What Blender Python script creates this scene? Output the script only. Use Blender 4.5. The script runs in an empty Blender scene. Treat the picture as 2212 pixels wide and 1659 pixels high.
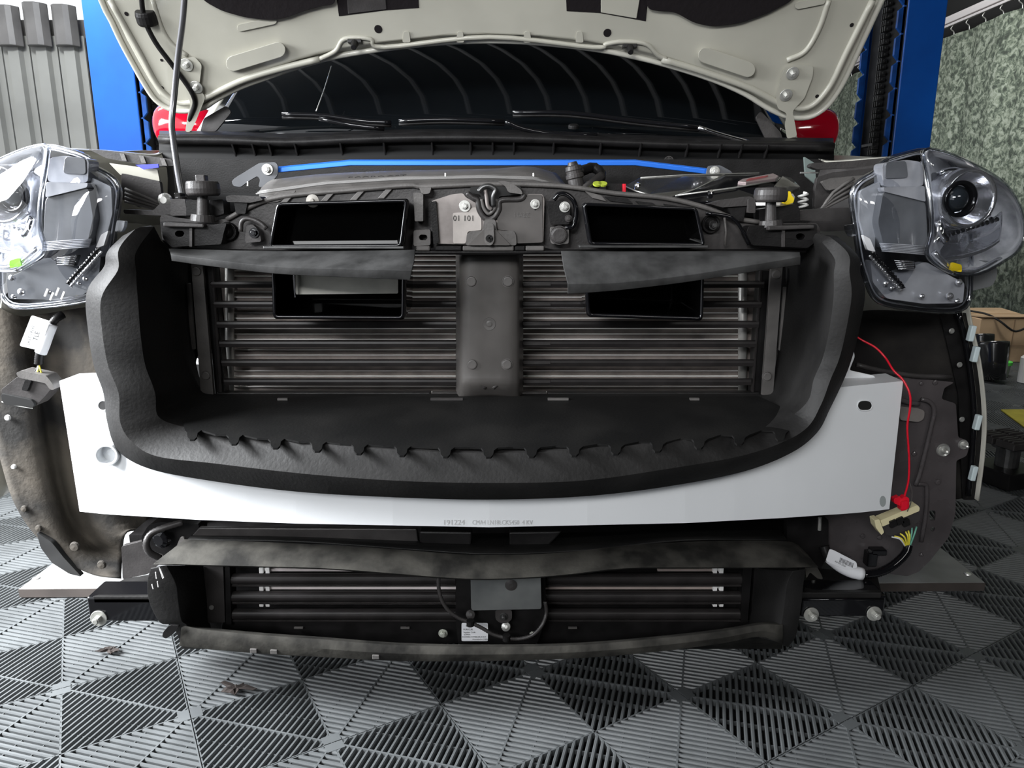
import bpy, bmesh, math, random
from mathutils import Vector, Matrix
from mathutils.geometry import tessellate_polygon
random.seed(7)
S = bpy.context.scene
C = S.collection
PI = math.pi
# ------------------------------------------------------------------ camera
F = 1592.2; CAMZ = .8764; PITCH = .2303
cd = bpy.data.cameras.new('camera'); cam = bpy.data.objects.new('camera', cd); C.objects.link(cam)
cd.sensor_fit = 'HORIZONTAL'; cd.sensor_width = 36; cd.lens = 36*F/2212; cd.clip_start = .02; cd.clip_end = 200
cam.location = (0, 0, CAMZ); cam.rotation_euler = (PI/2-PITCH, 0, 0); S.camera = cam
cp, sp_ = math.cos(PITCH), math.sin(PITCH)
# ------------------------------------------------------------------ world, lamps, exposure
S.view_settings.view_transform = 'Standard'; S.view_settings.look = 'None'
S.view_settings.gamma = 1; S.view_settings.use_curve_mapping = False; S.view_settings.exposure = -.05
wd = bpy.data.worlds.new('overcast_sky'); S.world = wd; wd.use_nodes = True
wd.node_tree.nodes['Background'].inputs[0].default_value = (.93, .96, 1, 1)
wd.node_tree.nodes['Background'].inputs[1].default_value = 1.5
LAMPS = []
def area(name, loc, rot, sx, sy, power, col=(1, 1, 1), spread=180):
    l = bpy.data.lights.new(name, 'AREA'); l.shape = 'RECTANGLE'; l.size = sx; l.size_y = sy; l.energy = power; l.color = col; l.spread = math.radians(spread)
    o = bpy.data.objects.new(name, l); C.objects.link(o); o.location = loc; o.rotation_euler = rot; LAMPS.append(o); return o
def aim(o, tgt): o.rotation_euler = (Vector(tgt)-Vector(o.location)).to_track_quat('-Z', 'Y').to_euler()
aim(area('unseen_light', (-1.1, -1.8, 1.9), (0, 0, 0), 1.4, .5, 15, (.98, .99, 1), 75), (-.1, 1.5, 1.25))
aim(area('unseen_light', (1.2, -1.5, 2.1), (0, 0, 0), 1.0, .3, 3.2, (1, .98, .95), 80), (.6, 1.6, 1.3))  # unseen lamp, fills the right of the bonnet
aim(area('unseen_light', (-2.0, .95, 1.35), (0, 0, 0), 1.0, .8, 120, (.95, .975, 1), 115), (-.85, 1.25, -.25))  # added lamp, stands in for daylight on the left floor and headlamp
aim(area('unseen_light', (-2.0, 2.45, 2.5), (0, 0, 0),  .8, .3, 70, (.95, .98, 1)), (-1.9, 3.2, 1.9))  # added lamp, stands in for the daylight that pales the left post
aim(area('unseen_light', (-2.2, 4.2, 2.75), (0, 0, 0), .8, .4, 18, (1, 1, 1)), (-1.4, 4.6, 3.4))  # added uplight so the roof ribs show in the windscreen
aim(area('unseen_light', (2.0, 3.6, 3.1), (0, 0, 0), 1.2, .4, 60, (1, 1, .97)), (3.2, 5.6, 1.2))

# ------------------------------------------------------------------ materials
MATS = {}
def mat(name, col, rough=.5, metal=0., spec=None, var=0., vs=12., bump=0., bs=60., coat=0., emit=0., ior=1.5, rv=0., col2=None, lo=.35, hi=.65, detail=4):
    if name in MATS: return MATS[name]
    m = bpy.data.materials.new(name); m.use_nodes = True; nt = m.node_tree; n = nt.nodes; L = nt.links
    b = n['Principled BSDF']
    b.inputs['Base Color'].default_value = (*col, 1); b.inputs['Roughness'].default_value = rough
    b.inputs['Metallic'].default_value = metal; b.inputs['IOR'].default_value = ior
    b.inputs['Specular IOR Level'].default_value = spec if spec is not None else (.22 if max(col) < .06 and rough > .3 and metal == 0 else .5)
    b.inputs['Coat Weight'].default_value = coat; b.inputs['Coat Roughness'].default_value = .05
    if emit: b.inputs['Emission Color'].default_value = (*col, 1); b.inputs['Emission Strength'].default_value = emit
    tc = n.new('ShaderNodeTexCoord')
    if var or col2 or rv:
        nz = n.new('ShaderNodeTexNoise'); nz.inputs['Scale'].default_value = vs; nz.inputs['Detail'].default_value = detail
        L.new(tc.outputs['Object'], nz.inputs['Vector'])
        cr = n.new('ShaderNodeValToRGB'); cr.color_ramp.elements[0].position = lo; cr.color_ramp.elements[1].position = hi
        c2 = col2 if col2 else tuple(min(1, c*(1+var)) for c in col)
        c1 = col if col2 else tuple(c*(1-var) for c in col)
        cr.color_ramp.elements[0].color = (*c1, 1); cr.color_ramp.elements[1].color = (*c2, 1)
        L.new(nz.outputs['Fac'], cr.inputs['Fac']); L.new(cr.outputs['Color'], b.inputs['Base Color'])
        if rv:
            mr = n.new('ShaderNodeMapRange'); mr.inputs['To Min'].default_value = max(0, rough-rv); mr.inputs['To Max'].default_value = min(1, rough+rv)
            L.new(nz.outputs['Fac'], mr.inputs['Value']); L.new(mr.outputs['Result'], b.inputs['Roughness'])
    if bump:
        nb = n.new('ShaderNodeTexNoise'); nb.inputs['Scale'].default_value = bs; nb.inputs['Detail'].default_value = 3
        L.new(tc.outputs['Object'], nb.inputs['Vector'])
        bp = n.new('ShaderNodeBump'); bp.inputs['Strength'].default_value = bump; bp.inputs['Distance'].default_value = .002
        L.new(nb.outputs['Fac'], bp.inputs['Height']); L.new(bp.outputs['Normal'], b.inputs['Normal'])
    MATS[name] = m; return m
def clear(name, tint, refl=1.5, extra=0.06, rough=.02):
    m = bpy.data.materials.new(name); m.use_nodes = True; nt = m.node_tree; n = nt.nodes; L = nt.links
    for x in list(n): n.remove(x)
    o = n.new('ShaderNodeOutputMaterial'); mx = n.new('ShaderNodeMixShader'); t = n.new('ShaderNodeBsdfTransparent')
    g = n.new('ShaderNodeBsdfGlossy'); f = n.new('ShaderNodeLayerWeight'); p = n.new('ShaderNodeMath'); a = n.new('ShaderNodeMath')
    t.inputs[0].default_value = (*tint, 1); g.inputs['Roughness'].default_value = rough; f.inputs[0].default_value = .5
    p.operation = 'POWER'; p.inputs[1].default_value = 3.2; a.operation = 'MULTIPLY_ADD'; a.inputs[1].default_value = .85; a.inputs[2].default_value = extra; a.use_clamp = True
    L.new(f.outputs['Facing'], p.inputs[0]); L.new(p.outputs[0], a.inputs[0]); L.new(a.outputs[0], mx.inputs[0]); L.new(t.outputs[0], mx.inputs[1]); L.new(g.outputs[0], mx.inputs[2])
    L.new(mx.outputs[0], o.inputs[0]); MATS[name] = m; return m
M_plas = mat('black_plastic', (.0095, .009, .0092), .42, var=.25, vs=30, bump=.15, bs=300, rv=.08)
M_plas2 = mat('dark_grey_plastic', (.040, .037, .0365), .42, spec=.4, var=.2, vs=25, bump=.15, bs=250, rv=.08)
M_plas3 = mat('mid_grey_plastic', (.10, .094, .09), .5, var=.18, vs=25, bump=.15, bs=250)
M_gloss = mat('gloss_black', (.006, .006, .007), .07, var=.1, vs=8)
M_foam = mat('black_foam_rubber', (.0135, .013, .0128), .6, var=.3, vs=14, bump=.3, bs=160, rv=.1)
M_foam2 = mat('dusty_rubber_flap', (.040, .040, .040), .7, var=.45, vs=20, bump=.15, bs=120, rv=.1)
M_mud = mat('muddy_rubber', (.029, .0275, .024), .8, var=.7, vs=19, bump=.4, bs=90)
M_shelf = mat('dusty_shelf_plastic', (.005, .005, .005), .5, col2=(.0125, .012, .0115), vs=9, lo=.45, hi=.8, bump=.2, bs=200)
M_cream = mat('cream_white_paint', (.52, .51, .45), .32, coat=.5, var=.03, vs=5)
M_cream_in = mat('cream_inner_paint', (.40, .39, .335), .42, coat=.25, var=.06, vs=7)
M_beam = mat('white_powder_coat', (.80, .82, .84), .42, var=.02, vs=6, bump=.05, bs=200)
M_blue = mat('blue_lift_paint', (.003, .13, .62), .38, col2=(.002, .09, .46), vs=5, lo=.3, hi=.8, coat=.3)
M_blued = mat('dark_blue_lift_paint', (.004, .08, .36), .45, var=.3, vs=14)
M_brace = mat('blue_anodised_bar', (.03, .20, .85), .3, metal=.35, coat=.4)
M_red = mat('gloss_red_paint', (.72, .005, .03), .12, coat=1)
M_redp = mat('red_plastic', (.75, .01, .03), .35)
M_chrome = mat('chrome', (.85, .85, .88), .06, metal=1)
M_zinc = mat('zinc_steel', (.66, .66, .63), .34, metal=.75, var=.1, vs=60)
M_steel = mat('dark_steel', (.12, .12, .12), .35, metal=.8, var=.2, vs=30)
M_latch = mat('dusty_latch_steel', (.29, .262, .25), .38, metal=.35, var=.18, vs=26, rv=.1)
M_latch2 = mat('dark_latch_plastic', (.085, .078, .074), .4, var=.15, vs=20, rv=.08)
M_fin = mat('radiator_fins', (.185, .158, .143), .6, metal=.1, var=.2, vs=30, bump=.3, bs=900)
M_tube = mat('aluminium_tube', (.92, .90, .87), .4)
M_head = mat('aluminium_tank', (.45, .44, .42), .4, metal=.5, var=.2, vs=30)
M_vane = mat('shutter_vane', (.020, .018, .018), .35, var=.2, vs=30)
M_white = mat('white_plastic', (.78, .77, .76), .45)
M_tag = mat('white_label_paper', (.82, .83, .86), .6, bump=.1)
M_ink = mat('black_ink', (.02, .02, .02), .6)
M_ink2 = mat('faint_grey_ink', (.52, .52, .52), .6)
M_yel = mat('yellow_plastic', (.85, .62, .01), .4)
M_wy = mat('yellow_wire', (.75, .65, .06), .4); M_wg = mat('green_wire', (.15, .4, .3), .4); M_ww = mat('white_wire', (.7, .7, .68), .4)
M_creamp = mat('cream_connector', (.75, .68, .42), .45)
M_felt = mat('dusty_felt_liner', (.028, .027, .026), .92, col2=(.13, .113, .092), vs=7, lo=.40, hi=.68, bump=.6, bs=120, detail=8)
M_feltd = mat('dark_felt_liner', (.012, .011, .011), .9, col2=(.035, .032, .028), vs=6, lo=.45, hi=.7, bump=.5, bs=120)
M_epan = mat('black_painted_sheet', (.072, .064, .066), .27, var=.2, vs=12, rv=.1, coat=.3)
M_tile = mat('grey_floor_plastic', (.085, .091, .094), .42, var=.16, vs=9, rv=.1)
M_slab = mat('floor_under_tiles', (.012, .012, .012), .9, var=.3)
M_board = mat('grey_steel_plate', (.24, .24, .235), .42, metal=.1, var=.25, vs=10, rv=.15)
M_bedge = mat('plate_edge', (.06, .05, .045), .6, var=.2)
M_glassd = mat('dark_windscreen', (.004, .005, .006), .03, ior=1.55)
M_lens = clear('clear_lamp_plastic', (.94, .95, .97), 1.5, .07)
M_lensrim = clear('clear_lamp_rim', (.80, .82, .86), 1.5, .30, .12)
M_lampdk = mat('smoked_lamp_bezel', (.085, .09, .10), .3, var=.2, vs=18, coat=.5)
M_lampgr = mat('grey_lamp_bezel', (.30, .31, .34), .3, metal=.3, var=.2, vs=15)
M_refl = mat('lamp_reflector', (.72, .73, .77), .16, metal=.9, bump=.5, bs=60)
M_green = mat('green_tint', (.25, .65, .05), .4)
M_insul = mat('black_insulation', (.008, .006, .007), .9, bump=.5, bs=90)
M_rubber = mat('tyre_rubber', (.03, .03, .03), .75, var=.3)
M_card = mat('cardboard', (.52, .36, .22), .8, var=.12, vs=8, bump=.2)
M_wallm = mat('grey_corrugated_sheet', (.28, .28, .26), .5, metal=.1, var=.12, vs=3)
M_wallm2 = mat('dark_corrugated_sheet', (.13, .125, .12), .45, var=.25, vs=5)
M_ceil = mat('dark_roof_sheet', (.03, .03, .03), .5, var=.15)
M_wall = mat('dark_wall', (.03, .03, .03), .9, var=.2, vs=2)
M_rail = mat('white_painted_rail', (.78, .74, .74), .35)
M_mat = mat('yellow_mat', (.36, .31, .03), .7, var=.15)
M_carbon = mat('carbon_weave', (.015, .015, .016), .2, coat=.8)
# ------------------------------------------------------------------ pixel rays (2212 x 1659 frame) to points at a real distance
def ray(px, py):
    u = (px-1106)/F; v = (829.5-py)/F
    return Vector((u, cp+v*sp_, -sp_+v*cp))
def W(px, py, Y):
    d = ray(px, py); t = Y/d.y
    return Vector((d.x*t, Y, CAMZ+d.z*t))
def onplane(px, py, p0, n):
    d = ray(px, py); o = Vector((0, 0, CAMZ)); t = (p0-o).dot(n)/d.dot(n); return o+d*t
def FL(px, py, z=0): return onplane(px, py, Vector((0, 0, z)), Vector((0, 0, 1)))
HN = Vector((0, 1, .6)).normalized(); HP = Vector((0, 1.85, 1.05))
def HO(px, py, d=0): return onplane(px, py, HP+HN*d, HN)       # the raised bonnet's plane; negative d is towards the viewer
def shelfY(px, py):
    p = onplane(px, py, Vector((0, 1.1, .515)), Vector((0, -.1, 1)).normalized()); return p.y
def atY(Y): return lambda px, py, d=0: W(px, py, Y)+Vector((0, d, 0))
# ------------------------------------------------------------------ objects
def setp(o, label=None, cat=None, group=None, kind=None):
    if label: o['label'] = label
    if cat: o['category'] = cat
    if group: o['group'] = group
    if kind: o['kind'] = kind
    return o
def empty(name, loc, label, cat, group=None, rz=0):
    o = bpy.data.objects.new(name, None); C.objects.link(o); o.location = loc; o.rotation_euler.z = rz; o.empty_display_size = .1
    return setp(o, label, cat, group)
def wloc(o):
    v = Vector(o.location)
    while o.parent: o = o.parent; v += Vector(o.location)
    return v
def mk(name, vs, fs, m, parent=None, smooth=False, bev=0, label=None, sol=0, seg=2, sub=0, ang=35):
    """vertices in world space; the origin goes to their middle"""
    if vs:
        lo = Vector([min(v[i] for v in vs) for i in range(3)]); hi = Vector([max(v[i] for v in vs) for i in range(3)]); c = (lo+hi)/2
    else: c = Vector()
    me = bpy.data.meshes.new(name); me.from_pydata([Vector(v)-c for v in vs], [], fs)
    ms = m if isinstance(m, list) else [m]
    for x in ms: me.materials.append(x)
    bm = bmesh.new(); bm.from_mesh(me); bmesh.ops.recalc_face_normals(bm, faces=bm.faces); bm.to_mesh(me); bm.free()
    o = bpy.data.objects.new(name, me); C.objects.link(o)
    if parent: o.parent = parent; o.location = c-wloc(parent)
    else: o.location = c
    if smooth: me.polygons.foreach_set('use_smooth', [True]*len(me.polygons))
    if sub: md = o.modifiers.new('subdivision', 'SUBSURF'); md.levels = sub; md.render_levels = sub
    if sol: md = o.modifiers.new('thickness', 'SOLIDIFY'); md.thickness = abs(sol); md.offset = 1 if sol > 0 else -1
    if bev:
        md = o.modifiers.new('bevel', 'BEVEL'); md.width = bev; md.segments = seg; md.limit_method = 'ANGLE'; md.angle_limit = math.radians(ang)
        md.harden_normals = False
    if label: o['label'] = label
    return o
class MB:
    def __init__(s): s.v = []; s.f = []
    def add(s, vs, fs):
        b = len(s.v); s.v += [Vector(v) for v in vs]; s.f += [tuple(i+b for i in f) for f in fs]; return s
    def box(s, c, sz, R=None):
        c = Vector(c); q = []
        for x in (-.5, .5):
            for y in (-.5, .5):
                for z in (-.5, .5):
                    p = Vector((x*sz[0], y*sz[1], z*sz[2])); q.append(c+(R@p if R else p))
        return s.add(q, [(0, 1, 3, 2), (4, 6, 7, 5), (0, 4, 5, 1), (2, 3, 7, 6), (0, 2, 6, 4), (1, 5, 7, 3)])
    def cyl(s, p0, p1, r0, r1=None, n=20, caps=True):
        p0 = Vector(p0); p1 = Vector(p1); r1 = r0 if r1 is None else r1
        ax = (p1-p0).normalized(); a = ax.orthogonal().normalized(); b = ax.cross(a)
        q = [p0+(a*math.cos(2*PI*i/n)+b*math.sin(2*PI*i/n))*r0 for i in range(n)]+[p1+(a*math.cos(2*PI*i/n)+b*math.sin(2*PI*i/n))*r1 for i in range(n)]
        f = [(i, (i+1) % n, n+(i+1) % n, n+i) for i in range(n)]
        if caps: f += [tuple(range(n)), tuple(range(n, 2*n))]
        return s.add(q, f)
    def lathe(s, p0, ax, prof, n=24):
        """prof: (distance along axis, radius)"""
        p0 = Vector(p0); ax = Vector(ax).normalized(); a = ax.orthogonal().normalized(); b = ax.cross(a); q = []; f = []
        for (h, r) in prof:
            for i in range(n): q.append(p0+ax*h+(a*math.cos(2*PI*i/n)+b*math.sin(2*PI*i/n))*max(r, 1e-5))
        for k in range(len(prof)-1):
            for i in range(n): f.append((k*n+i, k*n+(i+1) % n, (k+1)*n+(i+1) % n, (k+1)*n+i))
        return s.add(q, f)
    def tube(s, pts, r, n=8, caps=True, closed=False, ridge=0, ridge_n=1):
        P = [Vector(p) for p in pts]; N = len(P); q = []; f = []; pr = None
        for i, p in enumerate(P):
            if closed: t = (P[(i+1) % N]-P[i-1]).normalized()
            else: t = (P[min(i+1, N-1)]-P[max(i-1, 0)]).normalized()
            if pr is None: a = t.orthogonal().normalized()
            else:
                a = (pr-t*pr.dot(t)); a = a.normalized() if a.length > 1e-6 else t.orthogonal().normalized()
            pr = a; b = t.cross(a); rr = r[i] if isinstance(r, (list, tuple)) else r
            if ridge and i % 2: rr -= ridge
            for k in range(n): q.append(p+(a*math.cos(2*PI*k/n)+b*math.sin(2*PI*k/n))*rr)
        M = N if closed else N-1
        for i in range(M):
            j = (i+1) % N
            for k in range(n): f.append((i*n+k, i*n+(k+1) % n, j*n+(k+1) % n, j*n+k))
        if caps and not closed: f += [tuple(range(n)), tuple(range((N-1)*n, N*n))]
        return s.add(q, f)
    def build(s, name, m, parent=None, **k): return mk(name, s.v, s.f, m, parent, **k)
def cr(pts, n=4, closed=False):
    """Catmull-Rom through points of any dimension"""
    P = [Vector(p) for p in pts]; N = len(P); out = []
    for i in range(N if closed else N-1):
        p0 = P[(i-1) % N] if (closed or i > 0) else P[0]*2-P[1]
        p1 = P[i]; p2 = P[(i+1) % N]; p3 = P[(i+2) % N] if (closed or i+2 < N) else P[-1]*2-P[-2]
        for k in range(n):
            t = k/n; out.append(.5*((2*p1)+(p2-p0)*t+(2*p0-5*p1+4*p2-p3)*t*t+(3*p1-p0-3*p2+p3)*t**3))
    if not closed: out.append(P[-1])
    return out
def lin(P, k): return [P[i].lerp(P[i+1], j/k) for i in range(len(P)-1) for j in range(k)]+[P[-1]]
def rr(x0, y0, x1, y1, r, n=4):
    o = []
    for cx, cy, a in ((x1-r, y0+r, -90), (x1-r, y1-r, 0), (x0+r, y1-r, 90), (x0+r, y0+r, 180)):
        for k in range(n+1):
            t = math.radians(a+90*k/n); o.append((cx+r*math.cos(t), cy+r*math.sin(t)))
    return o
def circ(cx, cy, r, n=20, ry=None):
    ry = ry or r; return [(cx+r*math.cos(2*PI*i/n), cy+ry*math.sin(2*PI*i/n)) for i in range(n)]
def rnd(poly, r, n=3):
    """round each corner of a pixel polygon"""
    out = []; N = len(poly)
    for i in range(N):
        p = Vector(poly[i][:2]); a = Vector(poly[i-1][:2])-p; b = Vector(poly[(i+1) % N][:2])-p
        q = min(r, a.length*.45, b.length*.45); p1 = p+a.normalized()*q; p2 = p+b.normalized()*q
        for k in range(n+1):
            t = k/n; out.append(tuple(p1*(1-t)**2+p*2*t*(1-t)+p2*t*t))
    return out
def plate(name, outer, M, th, m, parent=None, holes=(), bev=.0012, label=None, smooth=False, seg=2):
    if not callable(M): M = atY(M)
    loops = [list(outer)]+[list(h) for h in holes]
    flat = [p for l in loops for p in l]; n = len(flat)
    tri = tessellate_polygon([[Vector((p[0], p[1], 0)) for p in l] for l in loops])
    vs = [M(p[0], p[1], 0) for p in flat]+[M(p[0], p[1], th) for p in flat]
    fs = [tuple(t) for t in tri]+[tuple(i+n for i in reversed(t)) for t in tri]; b = 0
    for l in loops:
        k = len(l)
        for i in range(k): fs.append((b+i, b+(i+1) % k, n+b+(i+1) % k, n+b+i))
        b += k
    return mk(name, vs, fs, m, parent, bev=bev, label=label, smooth=smooth, seg=seg)
def loft(name, rows, m, parent=None, nu=4, nv=3, sol=.003, label=None, closed=False, smooth=True, bev=0, world=False, disp=None):
    R = [[(p if world else W(*p)) for p in r] for r in rows]
    R = [cr(r, nu, closed) for r in R]; n = len(R[0])
    cols = [cr([r[i] for r in R], nv) for i in range(n)] if nv > 1 else [[r[i] for r in R] for i in range(n)]
    k = len(cols[0]); vs = [cols[i][j] for j in range(k) for i in range(n)]
    if disp: vs = [disp(v) for v in vs]
    fs = [(j*n+i, j*n+(i+1) % n, (j+1)*n+(i+1) % n, (j+1)*n+i) for j in range(k-1) for i in range(n if closed else n-1)]
    return mk(name, vs, fs, m, parent, smooth=smooth, sol=sol, label=label, bev=bev)
def tube(name, pts, r, m, parent=None, n=8, k=4, px=True, closed=False, label=None, ridge=0):
    P = [W(*p) for p in pts] if px else [Vector(p) for p in pts]
    if k > 1: P = cr(P, k, closed)
    return MB().tube(P, r, n, closed=closed, ridge=ridge).build(name, m, parent, smooth=True, label=label)
def bolt(name, c, ax, r, m, parent, hexr=None, h=.004, label=None, washer=True):
    ax = Vector(ax).normalized(); c = Vector(c); b = MB(); hexr = hexr or r*.55
    if washer: b.lathe(c, ax, [(0, 0), (0, r), (h*.3, r), (h*.38, r*.96), (h*.38, 0)], 24)
    b.cyl(c, c+ax*h*2.2, hexr, hexr*.95, 6); b.cyl(c+ax*h*2.2, c+ax*h*2.6, hexr*.7, hexr*.6, 12)
    return b.build(name, m, parent, bev=.0003, label=label, seg=1)
def rivet(name, c, r, m, parent, ax=(0, -1, 0), h=.003):
    return MB().lathe(c, ax, [(-.001, r*1.25), (.0002, r*1.25), (.0002, r*1.08), (h, r), (h*1.15, r*.8), (h*1.15, 0)], 22).build(name, m, parent, bev=.0002, seg=1)
FONTC = {}
def text(name, s, M, m, parent, size, px, py, ang=0, depth=.0004, align='CENTER', squash=1.):
    """lettering as a thin mesh; size in pixels; M maps pixel points onto the surface"""
    if s not in FONTC:
        cu = bpy.data.curves.new('lettering', 'FONT'); cu.body = s; cu.size = 1; cu.align_x = align; cu.align_y = 'CENTER'; cu.resolution_u = 2
        ob = bpy.data.objects.new('lettering', cu); C.objects.link(ob); dg = bpy.context.evaluated_depsgraph_get()
        me = bpy.data.meshes.new_from_object(ob.evaluated_get(dg)); bpy.data.objects.remove(ob); FONTC[s] = ([v.co.copy() for v in me.vertices], [tuple(p.vertices) for p in me.polygons]); bpy.data.meshes.remove(me)
    vs, fs = FONTC[s]; ca, sa = math.cos(ang), math.sin(ang); out = []
    for v in vs:
        x = v.x*size*squash; y = -v.y*size; out.append(M(px+x*ca-y*sa, py+x*sa+y*ca, -depth))
    return mk(name, out, fs, m, parent)

# ================================================================== SETTING
LO = Vector((-.9502, 1.3963, 0)); TH = .525
DV = Vector((math.cos(TH), math.sin(TH), 0))*.2; AV = Vector((math.sin(TH), -math.cos(TH), 0))*.2
fl = mk('floor', [(-6, -4, -.0135), (3.7, -4, -.0135), (3.7, 10, -.0135), (-6, 10, -.0135), (-6, -4, -.1), (3.7, -4, -.1), (3.7, 10, -.1), (-6, 10, -.1)],
        [(0, 1, 2, 3), (4, 5, 6, 7), (0, 1, 5, 4), (1, 2, 6, 5), (2, 3, 7, 6), (3, 0, 4, 7)], M_slab); fl['kind'] = 'structure'; fl['label'] = 'dark floor slab covered with interlocking grey ribbed plastic tiles'
def tile_geo(detail=True):
    b = MB(); h = .2/math.sqrt(2); NR = 24; pitch = 2*h/NR
    for sx in (1, -1):
        for sy in (1, -1):
            c = Vector((sx*.1, sy*.1, 0)); s = Vector((sx, sy, 0)).normalized(); t = Vector((-s.y, s.x, 0))
            prof = [(-.0034, -.0125), (-.0032, -.003), (-.0017, -.0004), (.0017, -.0004), (.0032, -.003), (.0034, -.0125)]
            for k in range(NR):
                tk = -h+(k+.5)*pitch; q = []
                for e in (-1, 1):
                    for (w, z) in prof:
                        L = h-abs(tk+w)-.0012
                        q.append(c+s*(e*max(L, .0005))+t*(tk+w)+Vector((0, 0, z)))
                n = len(prof); b.add(q, [(i, i+1, n+i+1, n+i) for i in range(n-1)]+[tuple(range(n)), tuple(range(n, 2*n))])
            def bar(p, q, w, z0, z1):
                d = (q-p).normalized(); o = Vector((-d.y, d.x, 0))*w; zz = Vector((0, 0, 1))
                b.add([p-o+zz*z0, p+o+zz*z0, q+o+zz*z0, q-o+zz*z0, p-o*.7+zz*z1, p+o*.7+zz*z1, q+o*.7+zz*z1, q-o*.7+zz*z1], [(4, 5, 6, 7), (0, 1, 5, 4), (1, 2, 6, 5), (2, 3, 7, 6), (3, 0, 4, 7)])
            bar(c-t*h*.99, c+t*h*.99, .0022, -.0125, -.0002)
            if detail:
                for f_ in (-.66, -.33, .33, .66): bar(c+s*h*f_-t*h*(1-abs(f_)), c+s*h*f_+t*h*(1-abs(f_)), .0009, -.0125, -.004)
    def bx(x0, y0, x1, y1, z=-.0002): b.box(((x0+x1)/2, (y0+y1)/2, (z-.0125)/2), (x1-x0, y1-y0, .0125+z))
    bx(-.0016, -.198, .0016, .198, -.001); bx(-.198, -.0014, .198, .0014, -.001)
    for s in (-1, 1): bx(*sorted((s*.1992, s*.1972))[:1], -.199, sorted((s*.1992, s*.1972))[1], .199, -.0012); bx(-.199, min(s*.1992, s*.1972), .199, max(s*.1992, s*.1972), -.0012)
    for (x, y) in ((1, 0), (-1, 0), (0, 1), (0, -1)):
        P = [(x*.199, y*.199), (x*.199-.012*(abs(x)*x+abs(y)*1), y*.199-.012*(abs(y)*y+abs(x)*1))]
        w = .015
        if x: bx(min(x*.199, x*.180), -w, max(x*.199, x*.180), w, 0)
        else: bx(-w, min(y*.199, y*.180), w, max(y*.199, y*.180), 0)
    return b
tg = tile_geo(); tme = bpy.data.meshes.new('floor_tile'); tme.from_pydata(tg.v, [], tg.f); tme.materials.append(M_tile)
tf = tile_geo(False)
cells = []
for n in range(-60, 30, 2):
    for m_ in range(-30, 50, 2):
        p = LO+AV*n+DV*m_
        if not (-3.3 < p.x < 3.45 and .75 < p.y < 8.3): continue
        if p.y < 1.2 and abs(p.x) > 1.3: continue
        pxx = 1106+F*p.x/max(p.y*cp+CAMZ*sp_, .1)
        if -420 < pxx < 2212+420 and not (p.y > 2.3 and -.9 < p.x < .9 and p.y < 6) and not (p.x < 0 and p.y > 5): cells.append(((p.x**2+p.y**2), p))
cells.sort(key=lambda c: c[0])
for i, (d, p) in enumerate(cells[:230]):
    o = bpy.data.objects.new('floor_tile', tme); C.objects.link(o); o.parent = fl; o.location = p-wloc(fl); o.rotation_euler.z = TH
far = MB(); Rz = Matrix.Rotation(TH, 3, 'Z')
for (d, p) in cells[230:]: far.add([Rz@v+p for v in tf.v], tf.f)
if far.v: o = far.build('far_floor_tiles', M_tile, fl); o['kind'] = 'stuff'

def corr_wall(name, x0, x1, z0, z1, Y, pitch, dep, m, parent=None, axis='x', kind=None, lab=None):
    vs = []; n = 0; x = x0; prof = []
    while x < x1:
        for (a, b) in ((0, 0), (.42, 0), (.5, 1), (.66, 1), (.74, 0)): prof.append((x+a*pitch, b*dep))
        x += pitch
    for (a, b) in prof:
        for z in (z0, z1): vs.append((a, Y-b, z))
    fs = [(2*i, 2*i+1, 2*i+3, 2*i+2) for i in range(len(prof)-1)]
    return mk(name, vs, fs, m, parent, sol=.002, label=lab)
# left: grey corrugated screen in sheets, darker sheets lapped along its top
wl = mk('wall_left', [(-6, 4.53, -.013), (-2.35, 4.53, -.013), (-2.35, 4.53, 1.93), (-6, 4.53, 1.93), (-6, 4.56, -.013), (-2.35, 4.56, -.013), (-2.35, 4.56, 1.93), (-6, 4.56, 1.93)],
        [(0, 1, 2, 3), (4, 5, 6, 7), (0, 1, 5, 4), (1, 2, 6, 5), (2, 3, 7, 6), (3, 0, 4, 7)], M_wallm2); wl['kind'] = 'structure'; wl['label'] = 'grey corrugated metal screen wall with darker sheets lapped along its top'
for k in range(20):
    x1 = -2.42-.158*k; x0 = x1-.15
    b = MB(); prof = [(x0, 0), (x0+.035, 0), (x0+.045, -.03), (x0+.105, -.03), (x0+.115, 0), (x1, 0), (x1, .012), (x0, .012)]
    q = [(a, 4.5+c, z) for z in (0, 1.84) for (a, c) in prof]; n = 8
    b.add(q, [(i, (i+1) % n, n+(i+1) % n, n+i) for i in range(n)]+[tuple(range(n)), tuple(range(n, 2*n))])
    b.build('wall_panel', M_wallm, wl)
    b = MB(); zt = 1.985+.012*math.sin(k*1.7)
    prof = [(x0+.012, 0), (x0+.03, -.035), (x0+.05, -.05), (x0+.1, -.05), (x0+.125, -.035), (x1-.004, 0), (x1-.004, .01), (x0+.012, .01)]
    q = [(a, 4.46+c, z) for z in (1.775, zt) for (a, c) in prof]
    b.add(q, [(i, (i+1) % n, n+(i+1) % n, n+i) for i in range(n)]+[tuple(range(n)), tuple(range(n, 2*n))])
    b.build('lapped_sheet', M_wallm2, wl, bev=.004)
def slab(name, lo, hi, m, lab): 
    o = MB().box([(a+b)/2 for a, b in zip(lo, hi)], [b-a for a, b in zip(lo, hi)]).build(name, m); o['kind'] = 'structure'; o['label'] = lab; return o
slab('wall_back', (-2.35, 9.3, -.013), (3.7, 9.4, 3.4), M_wall, 'dark back wall of the workshop')
slab('wall_right', (3.6, -4, -.013), (3.7, 9.3, 3.4), M_wall, 'dark wall behind the leafy curtain')
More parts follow.
